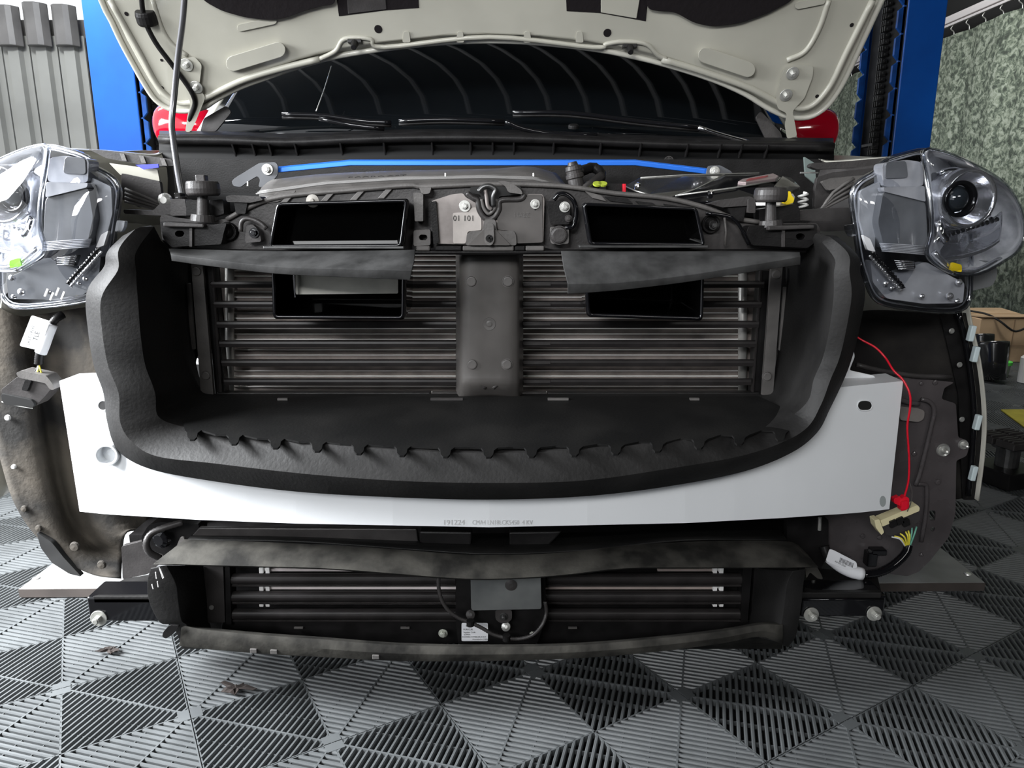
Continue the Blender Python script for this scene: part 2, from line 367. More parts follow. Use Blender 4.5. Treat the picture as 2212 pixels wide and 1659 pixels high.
slab('wall_front', (-2.0, -4.1, -.013), (3.7, -4, 3.4), M_wall, 'plain wall facing the car')
ce = slab('ceiling', (-2.35, -4, 3.45), (3.7, 9.4, 3.5), M_ceil, 'dark corrugated roof over the lift')
for k in range(44):
    ca_ = -.55; xs = -2.3+k*.30; ya, yb_ = 2.0, 9.25                              # slanting ribs over the car
    ya = max(ya, -4+(3.5-xs)/ca_) if xs+(ya+4)*ca_ > 3.5 else ya; yb_ = min(yb_, -4+(-2.3-xs)/ca_)
    if yb_ <= ya: continue
    q = [(xs+a+(y+4)*ca_, y, z) for y in (ya, yb_) for (a, z) in ((0, 3.45), (.012, 3.41), (.030, 3.41), (.042, 3.45))]
    MB().add(q, [(0, 1, 5, 4), (1, 2, 6, 5), (2, 3, 7, 6), (3, 0, 4, 7), (0, 1, 2, 3), (4, 5, 6, 7)]).build('roof_rib', mat('roof_rib_sheet', (.24, .24, .24), .5), ce)
# right: leafy curtain hung on hooks from a white rail
cur_b = MB(); n = 150; q = []
for i in range(n):
    y = 3.2+5.6*i/(n-1); x = 3.3+.014*math.sin(y*9)+.008*math.sin(y*23+1)
    for j in range(2): q.append((x, y, (.03, 2.16)[j]))
cur_b.add(q, [(2*i, 2*i+1, 2*i+3, 2*i+2) for i in range(n-1)])
M_leaf = bpy.data.materials.new('leafy_camouflage_cloth'); M_leaf.use_nodes = True; nt = M_leaf.node_tree; L = nt.links; bs = nt.nodes['Principled BSDF']; bs.inputs['Roughness'].default_value = .85
tc = nt.nodes.new('ShaderNodeTexCoord'); n1 = nt.nodes.new('ShaderNodeTexNoise'); n1.inputs['Scale'].default_value = 24; n1.inputs['Detail'].default_value = 6; n1.inputs['Roughness'].default_value = .72; n1.inputs['Distortion'].default_value = .6
r1 = nt.nodes.new('ShaderNodeValToRGB'); e = r1.color_ramp.elements; e[0].position = .40; e[0].color = (.06, .072, .058, 1); e[1].position = .60; e[1].color = (.38, .42, .35, 1)
x = e.new(.47); x.color = (.12, .15, .115, 1); x = e.new(.53); x.color = (.25, .29, .22, 1)
L.new(tc.outputs['Object'], n1.inputs['Vector']); L.new(n1.outputs['Fac'], r1.inputs['Fac']); L.new(r1.outputs['Color'], bs.inputs['Base Color'])
cur = empty('curtain', (3.3, 6, 2.2), 'grey-green leafy camouflage curtain hanging along the right wall from a white rail', 'curtain')
cur_b.build('curtain_cloth', M_leaf, cur, smooth=True, sol=.003)
MB().box((3.3, 6, 2.27), (.05, 5.8, .035)).box((3.29, 6, 2.235), (.03, 5.8, .018)).box((3.31, 6, 2.30), (.035, 5.8, .02)).build('curtain_rail', M_rail, cur, bev=.004, label='white painted rail with two grooves')
for k in range(30):
    y = 3.3+k*.19; MB().tube(cr([(3.29, y, 2.225), (3.275, y, 2.2), (3.30, y, 2.18), (3.305, y, 2.15)], 4), .004, 6).build('curtain_hook', M_zinc, cur, smooth=True)

# ------------------------------------------------------------------ lift posts
def lift(name, x0, x1, Yf, mir, label):
    xin = x1 if mir else x0; xo = x0 if mir else x1; sg = 1 if mir else -1       # open side looks at the car
    r = empty(name, ((x0+x1)/2, Yf+.15, 0), label, 'car lift post')
    ht = 2.9; t = .008; W_ = abs(x1-x0)
    b = MB(); 
    # channel outline (plan): front web, outer web, rear web
    o = [(xin, Yf), (xo, Yf), (xo, Yf+.32), (xin, Yf+.32), (xin, Yf+.32-t), (xo+sg*t, Yf+.32-t), (xo+sg*t, Yf+t), (xin, Yf+t)]
    q = [(a, c, z) for z in (.02, ht) for (a, c) in o]; n = 8
    b.add(q, [(i, (i+1) % n, n+(i+1) % n, n+i) for i in range(n)]+[tuple(range(n)), tuple(range(n, 2*n))]).build('column', M_blue, r, bev=.004)
    MB().box(((x0+x1)/2, Yf+.16, .008), (W_+.2, .5, .018)).build('base_plate', M_blued, r, bev=.003)
    for Y_ in (Yf+.012, Yf+.30):                                               # two notched ladders on the open side
        b = MB(); k = 0; z = .15
        while z < ht-.12:
            e_ = sg*.030; q = [(xin, Y_, z), (xin+e_*.45, Y_, z+.004), (xin+e_*1.0, Y_, z+.022), (xin+e_, Y_, z+.085), (xin+e_*.4, Y_, z+.098), (xin, Y_, z+.1)]
            q += [(a, c+.012, d) for (a, c, d) in q]
            b.add(q, [tuple(range(6)), tuple(range(6, 12))]+[(i, (i+1) % 6, 6+(i+1) % 6, 6+i) for i in range(6)]); z += .1
        b.box((xin+sg*.006, Y_+.006, ht/2), (.012, .012, ht-.3)); b.build('lock_ladder', M_blued, r, bev=.0015, seg=1)
    MB().box(((xin+xo)/2+sg*.0*1, Yf+.16, ht/2), (abs(xo-xin)-.02, .30-.012, ht-.1)).build('column_inside', mat('channel_black', (.012, .012, .013), .6), r)  # solid dark box filling the open channel
    b = MB()
    for k in range(110):                                                        # leaf chain
        z = .3+k*.024; xx = xin+sg*.004
        for dy in (-.010, .0, .010): b.box((xx, Yf+.16+dy*1.6, z+(0 if k % 2 else .002)), (.024, .005, .019))
        b.cyl((xx, Yf+.13, z), (xx, Yf+.19, z), .0055, n=8)
    b.build('lift_chain', M_steel, r)
    MB().tube(cr([(xin+sg*-.03, Yf+.24, z) for z in (.2, .8, 1.15)], 2), .02, 10).build('hydraulic_hose', mat('grey_hose', (.09, .11, .12), .6), r, smooth=True)
    for z in (.5, 1.15, 1.9): MB().box((xin+sg*.002, Yf+.19, z), (.03, .10, .012)).build('slack_guide', M_steel, r, bev=.001, seg=1)
    return r
p1 = W(193, 150, 3.2).x; p2 = W(300, 250, 3.2).x
lift('lift_post', p1, p2, 3.2, True, 'blue steel car lift post at the left, washed pale by daylight at its top')
lift('lift_post', W(1930, 300, 3.1).x, W(2030, 150, 3.1).x, 3.1, False, 'blue steel car lift post at the right, chain in its channel, curtain behind')
# ------------------------------------------------------------------ big plate on the floor across under the car
pl = [FL(38, 1272, .022), FL(600, 1300, .022), FL(1500, 1300, .022), FL(2130, 1258, .022)]
Yp = (pl[0].y+pl[3].y)/2
pts = [(-1.17, 1.60), (1.15, 1.63), (.98, 2.02), (-1.0, 2.02)]
a = FL(40, 1272, .024); b_ = FL(118, 1213, .024); c_ = FL(2128, 1258, .024); d_ = FL(2010, 1165, .024)
q = [a, c_, d_, Vector((d_.x-.05, 2.6, .024)), Vector((b_.x+.05, 2.6, .024)), b_]
q = [Vector((v.x, v.y, .024)) for v in q]+[Vector((v.x, v.y, .001)) for v in q]; n = 6
bp = empty('floor_plate', (0, 2, 0), 'flat grey steel plate on the floor tiles under the car, corners showing both sides', 'steel plate')
mk('plate_sheet', q, [tuple(range(n)), tuple(range(n, 2*n))]+[(i, (i+1) % n, n+(i+1) % n, n+i) for i in range(n)], M_board, bp, bev=.002)
ea, ec = q[0], q[1]
mk('plate_edge', [ea+Vector((0, -.0015, -.001)), ec+Vector((0, -.0015, -.001)), ec+Vector((0, -.0015, -.021)), ea+Vector((0, -.0015, -.021)), ea+Vector((0, .001, -.001)), ec+Vector((0, .001, -.001)), ec+Vector((0, .001, -.021)), ea+Vector((0, .001, -.021))], [(0, 1, 2, 3), (4, 5, 6, 7), (0, 1, 5, 4), (1, 2, 6, 5), (2, 3, 7, 6), (3, 0, 4, 7)], M_bedge, bp)
for (px, py) in ((78, 1250), (2090, 1240)):
    p = FL(px, py, .024); MB().lathe(p, (0, 0, 1), [(0, .009), (.002, .008), (.003, .004), (.003, 0)], 14).build('plate_screw', M_zinc, bp)
# ------------------------------------------------------------------ things at the far right
cb = empty('cardboard_box', FL(2170, 790), 'plain brown cardboard box at the foot of the leafy curtain, cable over its top', 'box')
x0, y0 = FL(2128, 790).x, FL(2128, 790).y+.1
MB().box((x0+.19, y0+.2, .13), (.38, .4, .26)).build('carton', M_card, cb, bev=.004)
for s in (-1, 1): MB().box((x0+.19, y0+.2+s*.11, .266), (.37, .19, .005), Matrix.Rotation(s*.06, 3, 'X')).build('carton_flap', M_card, cb)
MB().box((x0+.2, y0-.003, .13), (.003, .004, .25)).box((x0+.19, y0-.003, .1), (.38, .003, .003)).build('carton_seam', mat('brown_seam', (.25, .17, .1), .8), cb)
o = tube('power_cable', [(x0-.02, y0+.2, .29), (x0+.05, y0+.05, .285), (x0+.1, y0-.02, .25), (x0+.2, y0-.025, .19), (x0+.3, y0-.02, .25), (x0+.36, y0+.1, .29)], .006, M_rubber, cb, px=False, label='black cable drooping over the box')
def pot(px, py, Y, r, h, lab, tilt=0):
    p = FL(px, py); Rm = Matrix.Rotation(tilt, 3, 'Y')@Matrix.Rotation(-.25, 3, 'X'); ax = Rm@Vector((0, 0, 1)); p = Vector((p.x, p.y, .012))
    b = MB(); b.lathe(p, ax, [(0, 0), (0, r*.72), (h*.5, r*.88), (h*.93, r), (h, r*1.0), (h*1.01, r*.93), (h*.93, r*.84), (h*.2, r*.7), (h*.15, 0)], 32)
    o = b.build('exhaust_tip', M_carbon, smooth=True); setp(o, lab, 'exhaust tip'); return o
pot(2146, 826, 3.8, .075, .20, 'glossy black flared pipe tip standing on the floor, front one beside the green-lidded tub')
pot(2118, 800, 4.3, .07, .19, 'glossy black flared pipe tip standing behind the other one, half hidden by the car')
gt = empty('tub', FL(2178, 828), 'small clear tub with a bright green lid beside the black pipe tips', 'tub'); p = FL(2190, 826)+Vector((.02, .12, 0))
MB().lathe(p+Vector((0, .04, .002)), (0, 0, 1), [(0, 0), (0, .045), (.065, .052), (.066, 0)], 28).build('tub_body', mat('cloudy_tub', (.25, .3, .22), .3), gt, smooth=False)
MB().lathe(p+Vector((0, .04, .066)), (0, 0, 1), [(0, 0), (0, .058), (.016, .058), (.018, .05), (.018, 0)], 28).build('tub_lid', mat('green_lid', (.12, .75, .10), .4), gt, label='bright green lid')
wt = empty('spray_bottle', FL(2215, 830), 'white bottle at the right edge of the photo beside the cardboard box', 'bottle'); p = FL(2216, 829)
MB().lathe(p+Vector((.02, .03, .002)), (0, 0, 1), [(0, 0), (0, .04), (.13, .04), (.15, .02), (.19, .018), (.19, 0)], 24).build('bottle_body', M_white, wt, smooth=False)
MB().cyl(p+Vector((.02, .03, .19)), p+Vector((.02, .03, .22)), .02).build('bottle_cap', M_plas, wt)
q = [FL(2162, 883, .01), FL(2300, 883, .01), FL(2420, 1010, .01), FL(2240, 940, .01)]
ym = mk('floor_mat', [Vector((v.x, v.y, .008)) for v in q]+[Vector((v.x, v.y, .001)) for v in q], [(0, 1, 2, 3), (4, 5, 6, 7), (0, 1, 5, 4), (1, 2, 6, 5), (2, 3, 7, 6), (3, 0, 4, 7)], M_mat, bev=.002); setp(ym, 'dull yellow board with a black edge lying on the tiles at the right edge', 'mat')
# lift arm pad on the floor
jp = empty('lift_pad', FL(2160, 1062), 'black lift pad with four ribbed rubber wings on a square base, behind the right wing', 'lift pad'); p = FL(2168, 1040); p.z = 0
MB().box(p+Vector((0, 0, .03)), (.16, .16, .055), Matrix.Rotation(.3, 3, 'Z')).build('pad_base', M_plas, jp, bev=.004)
MB().cyl(p+Vector((0, 0, .055)), p+Vector((0, 0, .13)), .035).cyl(p+Vector((0, 0, .12)), p+Vector((0, 0, .135)), .05).build('pad_stem', M_steel, jp)
for i, (sx, sy) in enumerate(((1, 1), (1, -1), (-1, 1), (-1, -1))):
    R_ = Matrix.Rotation(.3, 3, 'Z'); b = MB(); c = p+R_@Vector((sx*.038, sy*.038, .145)); b.box(c, (.066, .066, .022), R_)
    for k in range(4): b.box(c+R_@Vector((0, -.024+.016*k, .014)), (.064, .007, .008), R_)
    b.build('rubber_wing', M_plas2, jp, bev=.002, seg=1)
# scraps on the tiles
for (px, py, lab, s) in ((236, 1408, 'crumpled dark dry leaf on the tiles below the left rail end', .019), (510, 1490, 'ragged black scrap lying on the tiles in front of the car', .028)):
    p = FL(px, py, .004); b = MB(); random.seed(px); n = 22; q = [p+Vector((0, 0, .004))]
    for ring in (1, 2):
        for i in range(n):
            a = 2*PI*i/n; r = s*ring*.5*(.72+.3*math.sin(3*a+px)+.28*math.sin(5*a+2)+.15*random.random()); q.append(p+Vector((r*math.cos(a)*1.15, r*math.sin(a)*.6, .002+.007*random.random())))
    f = [(0, 1+i, 1+(i+1) % n) for i in range(n)]+[(1+i, 1+n+i, 1+n+(i+1) % n, 1+(i+1) % n) for i in range(n)]
    b.add(q, f); o = b.build('dry_leaf' if s < .02 else 'rubber_scrap', mat('dry_leaf_brown', (.03, .024, .022), .8, var=.4), sol=.0015); setp(o, lab, 'leaf' if s < .02 else 'scrap')

# ================================================================== THE CAR
car = empty('car', (-.035, 1.7, 0), 'cream white car with bonnet raised and front bumper off, radiator and white crash beam exposed', 'car')
def part(name, label=None, parent=None, loc=None):
    o = bpy.data.objects.new(name, None); C.objects.link(o); o.parent = parent or car
    o.location = (Vector(loc)-wloc(o.parent)) if loc else (0, 0, 0); o.empty_display_size = .05
    if label: o['label'] = label
    return o
# ---- bonnet
HOO = [(-150, -1000), (20, -500), (150, -180), (218, 0), (240, 45), (262, 92), (288, 140), (312, 182), (335, 215), (365, 235), (400, 240), (440, 232), (470, 213), (520, 188), (580, 166), (650, 142), (730, 121), (840, 104), (950, 92), (1057, 88), (1160, 92), (1270, 104), (1350, 118), (1440, 140), (1540, 172), (1610, 203), (1650, 228), (1690, 248), (1725, 255), (1757, 250), (1790, 226), (1820, 182), (1850, 120), (1905, 0), (1990, -180), (2130, -500), (2290, -1000)]
HOOD = plate('bonnet', HOO, lambda px, py, d: HO(px, py, d), .014, M_cream, car, bev=.004, label='raised cream bonnet seen from below')
def inset(poly, k):
    n = len(poly); out = []
    for i in range(n):
        a = Vector(poly[i-1][:2]); b = Vector(poly[i]); c = Vector(poly[(i+1) % n]); t = (c-a).normalized(); nn = Vector((-t.y, t.x)); out.append(b-nn*k)
    return out
def pip(p, poly):
    ins = False; n = len(poly)
    for i in range(n):
        a, b = poly[i], poly[i-1]
        if (a[1] > p[1]) != (b[1] > p[1]) and p[0] < (b[0]-a[0])*(p[1]-a[1])/(b[1]-a[1])+a[0]: ins = not ins
    return ins
t_ = inset(HOO, 14)
if not pip(t_[17], HOO): t_ = inset(HOO, -14)
ins_r = HOO and t_
plate('bonnet_inner_panel', ins_r, lambda px, py, d: HO(px, py, -.016+d), .014, M_cream_in, HOOD, bev=.008, seg=4)
tube('bonnet_hem', [HO(p[0], p[1], -.004) for p in HOO[1:-1]], .006, M_cream, HOOD, px=False, k=3)
def hraise(name, poly, h, m, bev, off=-.016, lab=None, seg=4): return plate(name, poly, lambda px, py, d: HO(px, py, off-h+d), h+.002, m, HOOD, bev=bev, label=lab, seg=seg)
# pressed ridges
def capsule(x0, y0, x1, y1, r, n=8):
    a = math.atan2(y1-y0, x1-x0); o = []
    for k in range(n+1): t = a-PI/2+PI*k/n; o.append((x1+r*math.cos(t), y1+r*math.sin(t)))
    for k in range(n+1): t = a+PI/2+PI*k/n; o.append((x0+r*math.cos(t), y0+r*math.sin(t)))
    return o
for (a, b, c, d) in ((505, 137, 600, 108), (1525, 120, 1615, 150)): hraise('pressed_rib', capsule(a, b, c, d, 17), .014, M_cream_in, .0135)
for (a, b, c, d) in ((520, 60, 590, 45), (1550, 30, 1680, -10), (1725, 12, 1775, 2)): hraise('pressed_rib', capsule(a, b, c, d, 8), .004, M_cream_in, .004)
# broad swages that cross the inner panel
def hsw(pts, r, h=-.016): 
    P = cr([HO(p[0], p[1], h) for p in pts], 5); return MB().tube(P, r, 10).build('pressed_swage', M_cream_in, HOOD, smooth=True)
hsw([(238, 0), (300, 110), (345, 190), (390, 222), (440, 212), (520, 175), (600, 150), (690, 128)], .007)
hsw([(1885, 0), (1830, 110), (1790, 190), (1745, 232), (1690, 225), (1620, 190), (1520, 155), (1430, 128)], .007)
hsw([(690, 128), (725, 110), (745, 84), (800, 84), (830, 102), (1057, 80), (1280, 102), (1310, 95), (1345, 90), (1395, 95), (1420, 118), (1440, 128)], .005)
hsw([(330, 0), (350, 60), (372, 95), (405, 120)], .005); hsw([(1790, 0), (1770, 60), (1740, 110), (1700, 130)], .006)
for x in (878, 994, 1139, 1252): hraise('pressed_notch', rnd([(x-9, 92), (x+9, 92), (x+6, 68), (x-6, 68)], 5), .003, M_cream_in, .002)
for (x, y, r) in ((817, 63, 8), (1312, 71, 8), (273, 30, 4), (349, 130, 3), (350, 190, 4), (1765, 208, 4), (1840, 54, 4)): MB().lathe(HO(x, y, -.0168), -HN, [(0, 0), (0, r/F*1.7), (.0003, r/F*1.6), (.0003, 0)], 18).build('panel_hole', M_insul, HOOD)
for x, y in ((767, 90), (1360, 100)):
    b = MB(); c = HO(x, y, -.02); b.box(c, (.030, .016, .008)); b.cyl(c+Vector((0, -.004, -.004)), c+Vector((0, -.02, -.016)), .009, .006, 10); b.build('rubber_clip', M_plas, HOOD, bev=.001)
hraise('insulation_pad', rnd([(330, -420), (395, -60), (440, 2), (480, 24), (530, 38), (585, 44), (620, 38), (655, 24), (700, 12), (722, 10), (740, -60), (740, -420)], 14), .010, M_insul, .004, lab='black sound deadening pad')
hraise('insulation_pad', rnd([(1790, -420), (1745, -60), (1713, 0), (1660, 28), (1600, 50), (1540, 58), (1500, 50), (1458, 26), (1420, 24), (1400, 20), (1385, -60), (1385, -420)], 14), .010, M_insul, .004, lab='black sound deadening pad')
hraise('insulation_pad', [(700, -420), (740, -20), (1385, -20), (1430, -420)], .004, M_insul, .002)
for pg in ([(725, -20), (732, 35), (835, 22), (905, 17), (903, -20)], [(1222, -20), (1224, 24), (1295, 28), (1395, 46), (1402, -20)]):
    hraise('panel_recess', pg, .0012, M_insul, .0004)
hraise('recess_bracket', [(748, -20), (752, 30), (835, 20), (832, -20)], .003, M_plas2, .001); hraise('recess_bracket', [(1298, -20), (1298, 27), (1375, 40), (1385, -20)], .003, M_cream_in, .001)
# hinges
for side, (A, Bs, low) in enumerate((([(388, 128), (420, 122), (436, 140), (430, 190), (444, 210), (434, 235), (424, 260), (412, 285), (400, 285), (405, 250), (412, 225), (398, 190), (386, 160)], ((403, 140), (424, 188)), 400),
                                 ([(1693, 148), (1715, 140), (1757, 143), (1756, 165), (1738, 212), (1712, 240), (1718, 270), (1722, 295), (1700, 300), (1695, 270), (1700, 245), (1680, 235), (1676, 210), (1684, 180)], ((1712, 158), (1698, 205)), 1700))):
    h = plate('bonnet_hinge', rnd(A, 6), lambda px, py, d: HO(px, py, -.024+d), .006, M_cream_in, car, bev=.002, label='pale painted hinge arm at the '+('left' if side == 0 else 'right')+' corner of the bonnet')
    for (x, y) in Bs:
        c = HO(x, y, -.026); bolt('hinge_bolt', c, -HN, .014, M_zinc, h, .007, .004)
# gas tube/washer hose and prop rod
hs = tube('washer_hose', [HO(303, -120, -.03), HO(305, -20, -.03), HO(312, 40, -.03), HO(335, 90, -.03), HO(368, 135, -.03), HO(398, 175, -.03), HO(415, 202, -.03), HO(421, 225, -.025), HO(410, 258, -.02), HO(407, 292, 0)], .0055, M_plas, car, px=False, label='black washer hose clipped along the left of the bonnet')
g = HO(317, 38, -.02); MB().lathe(g, HO(330, 70, -.02)-HO(317, 25, -.02), [(-.014, 0), (-.014, .02), (-.006, .022), (.008, .022), (.014, .02), (.014, 0)], 20).build('hose_grommet', M_plas, hs, smooth=False, bev=.002)
pr = tube('bonnet_prop', [(404, -260, 1.50), (398, 0, 1.48), (385, 120, 1.45), (377, 200, 1.43), (371, 262, 1.42), (374, 300, 1.41), (384, 370, 1.38), (394, 425, 1.33), (398, 445, 1.31)], .0056, mat('rod_steel', (.30, .30, .32), .2, metal=.8), car, n=12, k=5, label='thin dark steel bonnet prop rod')
MB().box(W(390, 436, 1.30), (.012, .02, .03)).cyl(W(392, 425, 1.29), W(394, 446, 1.29), .010).build('prop_pivot', M_plas, pr, bev=.002)
# ---- windscreen, pillars, roof, cowl
Yw = 1.93
ws = []
wbase = [(432, 300), (600, 292), (830, 290), (1057, 289), (1290, 292), (1520, 298), (1708, 305)]
rowb = [W(px, py, Yw+.0-.10*(1-((px-1060)/640)**2)) for px, py in wbase]
rowt = [Vector((p.x*.86-.005, 2.72-.1*(1-((px-1060)/640)**2), 1.56)) for p, (px, _) in zip(rowb, wbase)]
rowm = [(a+b)/2+Vector((0, -.03, .03)) for a, b in zip(rowb, rowt)]
WSN = loft('windscreen', [rowb, rowm, rowt], M_glassd, car, nu=6, nv=6, world=True, sol=.005, label='dark windscreen reflecting the roof')
cl_b = []
for k in (0, -1):
    sd = -1 if k == 0 else 1; B, Mi, T = rowb[k], rowm[k], rowt[k]
    rows = [[B+Vector((0, -.02, -.02)), Mi+Vector((0, -.01, 0)), T], [B+Vector((sd*.028, -.02, -.03)), Mi+Vector((sd*.03, -.005, -.01)), T+Vector((sd*.03, 0, -.01))], [B+Vector((sd*.07, .05, -.05)), Mi+Vector((sd*.07, .04, -.05)), T+Vector((sd*.07, .03, -.03))]]
    loft('windscreen_pillar', rows, M_cream, car, nu=5, nv=3, world=True, sol=.004)
loft('roof', [[p+Vector((0, .0, .0)) for p in rowt], [p+Vector((0, .5, .06)) for p in rowt], [p+Vector((0, 1.3, 0)) for p in rowt]], M_cream, car, nu=3, nv=3, world=True, sol=.01)
for sd in (-1, 1):
    xx = -.035+sd*.90
    loft('body_side', [[Vector((xx-sd*.2, y, 1.5)) for y in (2.6, 3.2, 3.9)], [Vector((xx-sd*.04, y, 1.05)) for y in (2.25, 3.2, 4.2)], [Vector((xx, y, .75)) for y in (2.25, 3.2, 4.2)], [Vector((xx-sd*.04, y, .28)) for y in (2.25, 3.2, 4.2)]], M_cream, car, nu=3, nv=3, world=True, sol=.01)
# mirrors
def mirror(pxs, Y, lab, sd):
    c = W(*pxs, Y); b = MB(); n = 20; q = []; prof = [(-.5, .30), (-.42, .62), (-.2, .9), (.1, 1.0), (.35, .92), (.46, .7), (.5, .35)]
    Lw, Hh, Dp = .19, .068, .055
    for (t, r) in prof:
        for i in range(n):
            a = 2*PI*i/n; q.append(c+Vector((sd*t*Lw, -math.cos(a)*Dp*r if math.cos(a) > 0 else -math.cos(a)*Dp*.6*r, math.sin(a)*Hh*r+.006*t)))
    f = [(k*n+i, k*n+(i+1) % n, (k+1)*n+(i+1) % n, (k+1)*n+i) for k in range(len(prof)-1) for i in range(n)]+[tuple(range(n)), tuple(range((len(prof)-1)*n, len(prof)*n))]
    o = mk('wing_mirror', q, f, M_red, car, smooth=True, sub=1, label=lab)
    mk('mirror_stalk', *(lambda B: (B.v, B.f))(MB().cyl(c+Vector((-sd*.08, 0, -.03)), c+Vector((-sd*.18, .03, -.08)), .022, .03)), M_plas, o, smooth=True)
mirror((406, 273), 2.28, 'bright red wing mirror cap left of the bonnet hinge', -1)
mirror((1736, 284), 2.24, 'bright red wing mirror cap right of the bonnet hinge', 1)
# cowl
cw = part('cowl', 'black cowl trim below the windscreen')
def row(pts, Y): return [(x, y, Y) for x, y in pts]
base = [(345, 296), (480, 297), (620, 302), (760, 296), (900, 292), (1057, 292), (1200, 296), (1350, 303), (1500, 308), (1650, 310), (1800, 312)]
loft('cowl_panel', [[(x, y-7, 2.05) for x, y in base], [(x, y-10, 1.88) for x, y in base], [(x, y-6, 1.80) for x, y in base], [(x, y, 1.76) for x, y in base]], M_plas, cw, nu=3, nv=2, sol=.004)
tube('cowl_seal', [(x, y+6, 1.745) for x, y in base], .010, M_plas, cw, n=10, k=4)
tube('cowl_seal', [(x, y+1, 1.752) for x, y in base], .0045, M_gloss, cw, n=8, k=4)
loft('cowl_bulkhead', [[(x, y+8, 1.77) for x, y in base], [(x, y+32, 1.76) for x, y in base], [(x, y+38, 1.75) for x, y in base], [(x, y+70, 1.75) for x, y in base], [(x, y+160, 1.72) for x, y in base]], mat('bulkhead_black', (.005, .005, .0052), .6), cw, nu=3, nv=2, sol=.004)
for x in (513, 555, 590, 645, 742, 834, 936, 1018, 1065, 1110, 1195, 1295, 1380, 1480, 1550, 1595, 1650):
    y = 303+6*((x-1057)/700)**2; a = W(x, y+8, 1.765); b_ = W(x, y+36, 1.755)
    MB().add([a+Vector((-.002, 0, 0)), a+Vector((.002, 0, 0)), b_+Vector((.002, 0, 0)), b_+Vector((-.002, 0, 0)), a+Vector((-.002, -.035, 0)), a+Vector((.002, -.035, 0)), b_+Vector((.002, -.006, 0)), b_+Vector((-.002, -.006, 0))],
             [(0, 1, 2, 3), (4, 5, 6, 7), (0, 1, 5, 4), (1, 2, 6, 5), (2, 3, 7, 6), (3, 0, 4, 7)]).build('cowl_rib', M_plas, cw, bev=.0006, seg=1)
b = MB(); c = W(1444, 348, 1.745); b.lathe(c, (0, -1, 0), [(0, .011), (.004, .011), (.004, .009), (.001, .009), (.001, 0)], 20); b.box(c+Vector((0, -.002, 0)), (.018, .003, .003)).box(c+Vector((0, -.002, 0)), (.003, .003, .018)); b.build('drain_plug', M_plas2, cw)
MB().lathe(W(1239, 277, 1.80), (0, -.3, 1), [(0, .013), (.006, .013), (.009, .010), (.009, 0)], 18).build('wiper_cap', M_plas, cw, bev=.001)
# wipers
def wiper(arm, blade, lab, bright=None):
    w = part('wiper', lab, loc=W(*blade[0]))
    tube('wiper_blade', blade, .0048, M_gloss, w, n=8, k=4)
    P = [W(*p) for p in blade]; tube('wiper_rubber', [(p[0], p[1]+7, p[2]+.005) for p in blade], .0035, M_plas, w, n=6, k=3)
    tube('wiper_arm', arm, .0055, bright or M_gloss, w, n=8, k=3)
wiper([(830, 278, 1.79), (760, 270, 1.79), (690, 256, 1.80)], [(610, 247, 1.81), (700, 250, 1.80), (780, 261, 1.79), (845, 265, 1.785)], 'black wiper under the left of the windscreen')
wiper([(1092, 262, 1.77), (1130, 278, 1.775), (1200, 290, 1.78), (1290, 292, 1.78)], [(862, 262, 1.77), (960, 258, 1.77), (1090, 262, 1.77)], 'black wiper under the middle of the windscreen')
wiper([(1508, 275, 1.77), (1560, 292, 1.775), (1620, 308, 1.78)], [(1108, 243, 1.80), (1230, 244, 1.79), (1380, 262, 1.78), (1510, 275, 1.77)], 'black wiper under the right of the windscreen, its arm shiny', M_chrome)
tube('screen_sticker_line', [(683, 240, 1.845), (700, 195, 1.90), (716, 143, 1.97)], .0015, M_zinc, WSN, n=6, k=2)
for (a, b_) in (((432, 262), (492, 228)), ((1695, 292), (1640, 240))):
    s = 1 if a[0] > 1000 else -1
    plate('pillar_trim', rnd([(a[0], a[1]+22), (a[0]-s*8, a[1]-6), (b_[0]+s*4, b_[1]), (b_[0]-s*8, b_[1]+14), (a[0]-s*34, a[1]+22)], 5), 1.85, .006, M_plas2, car)
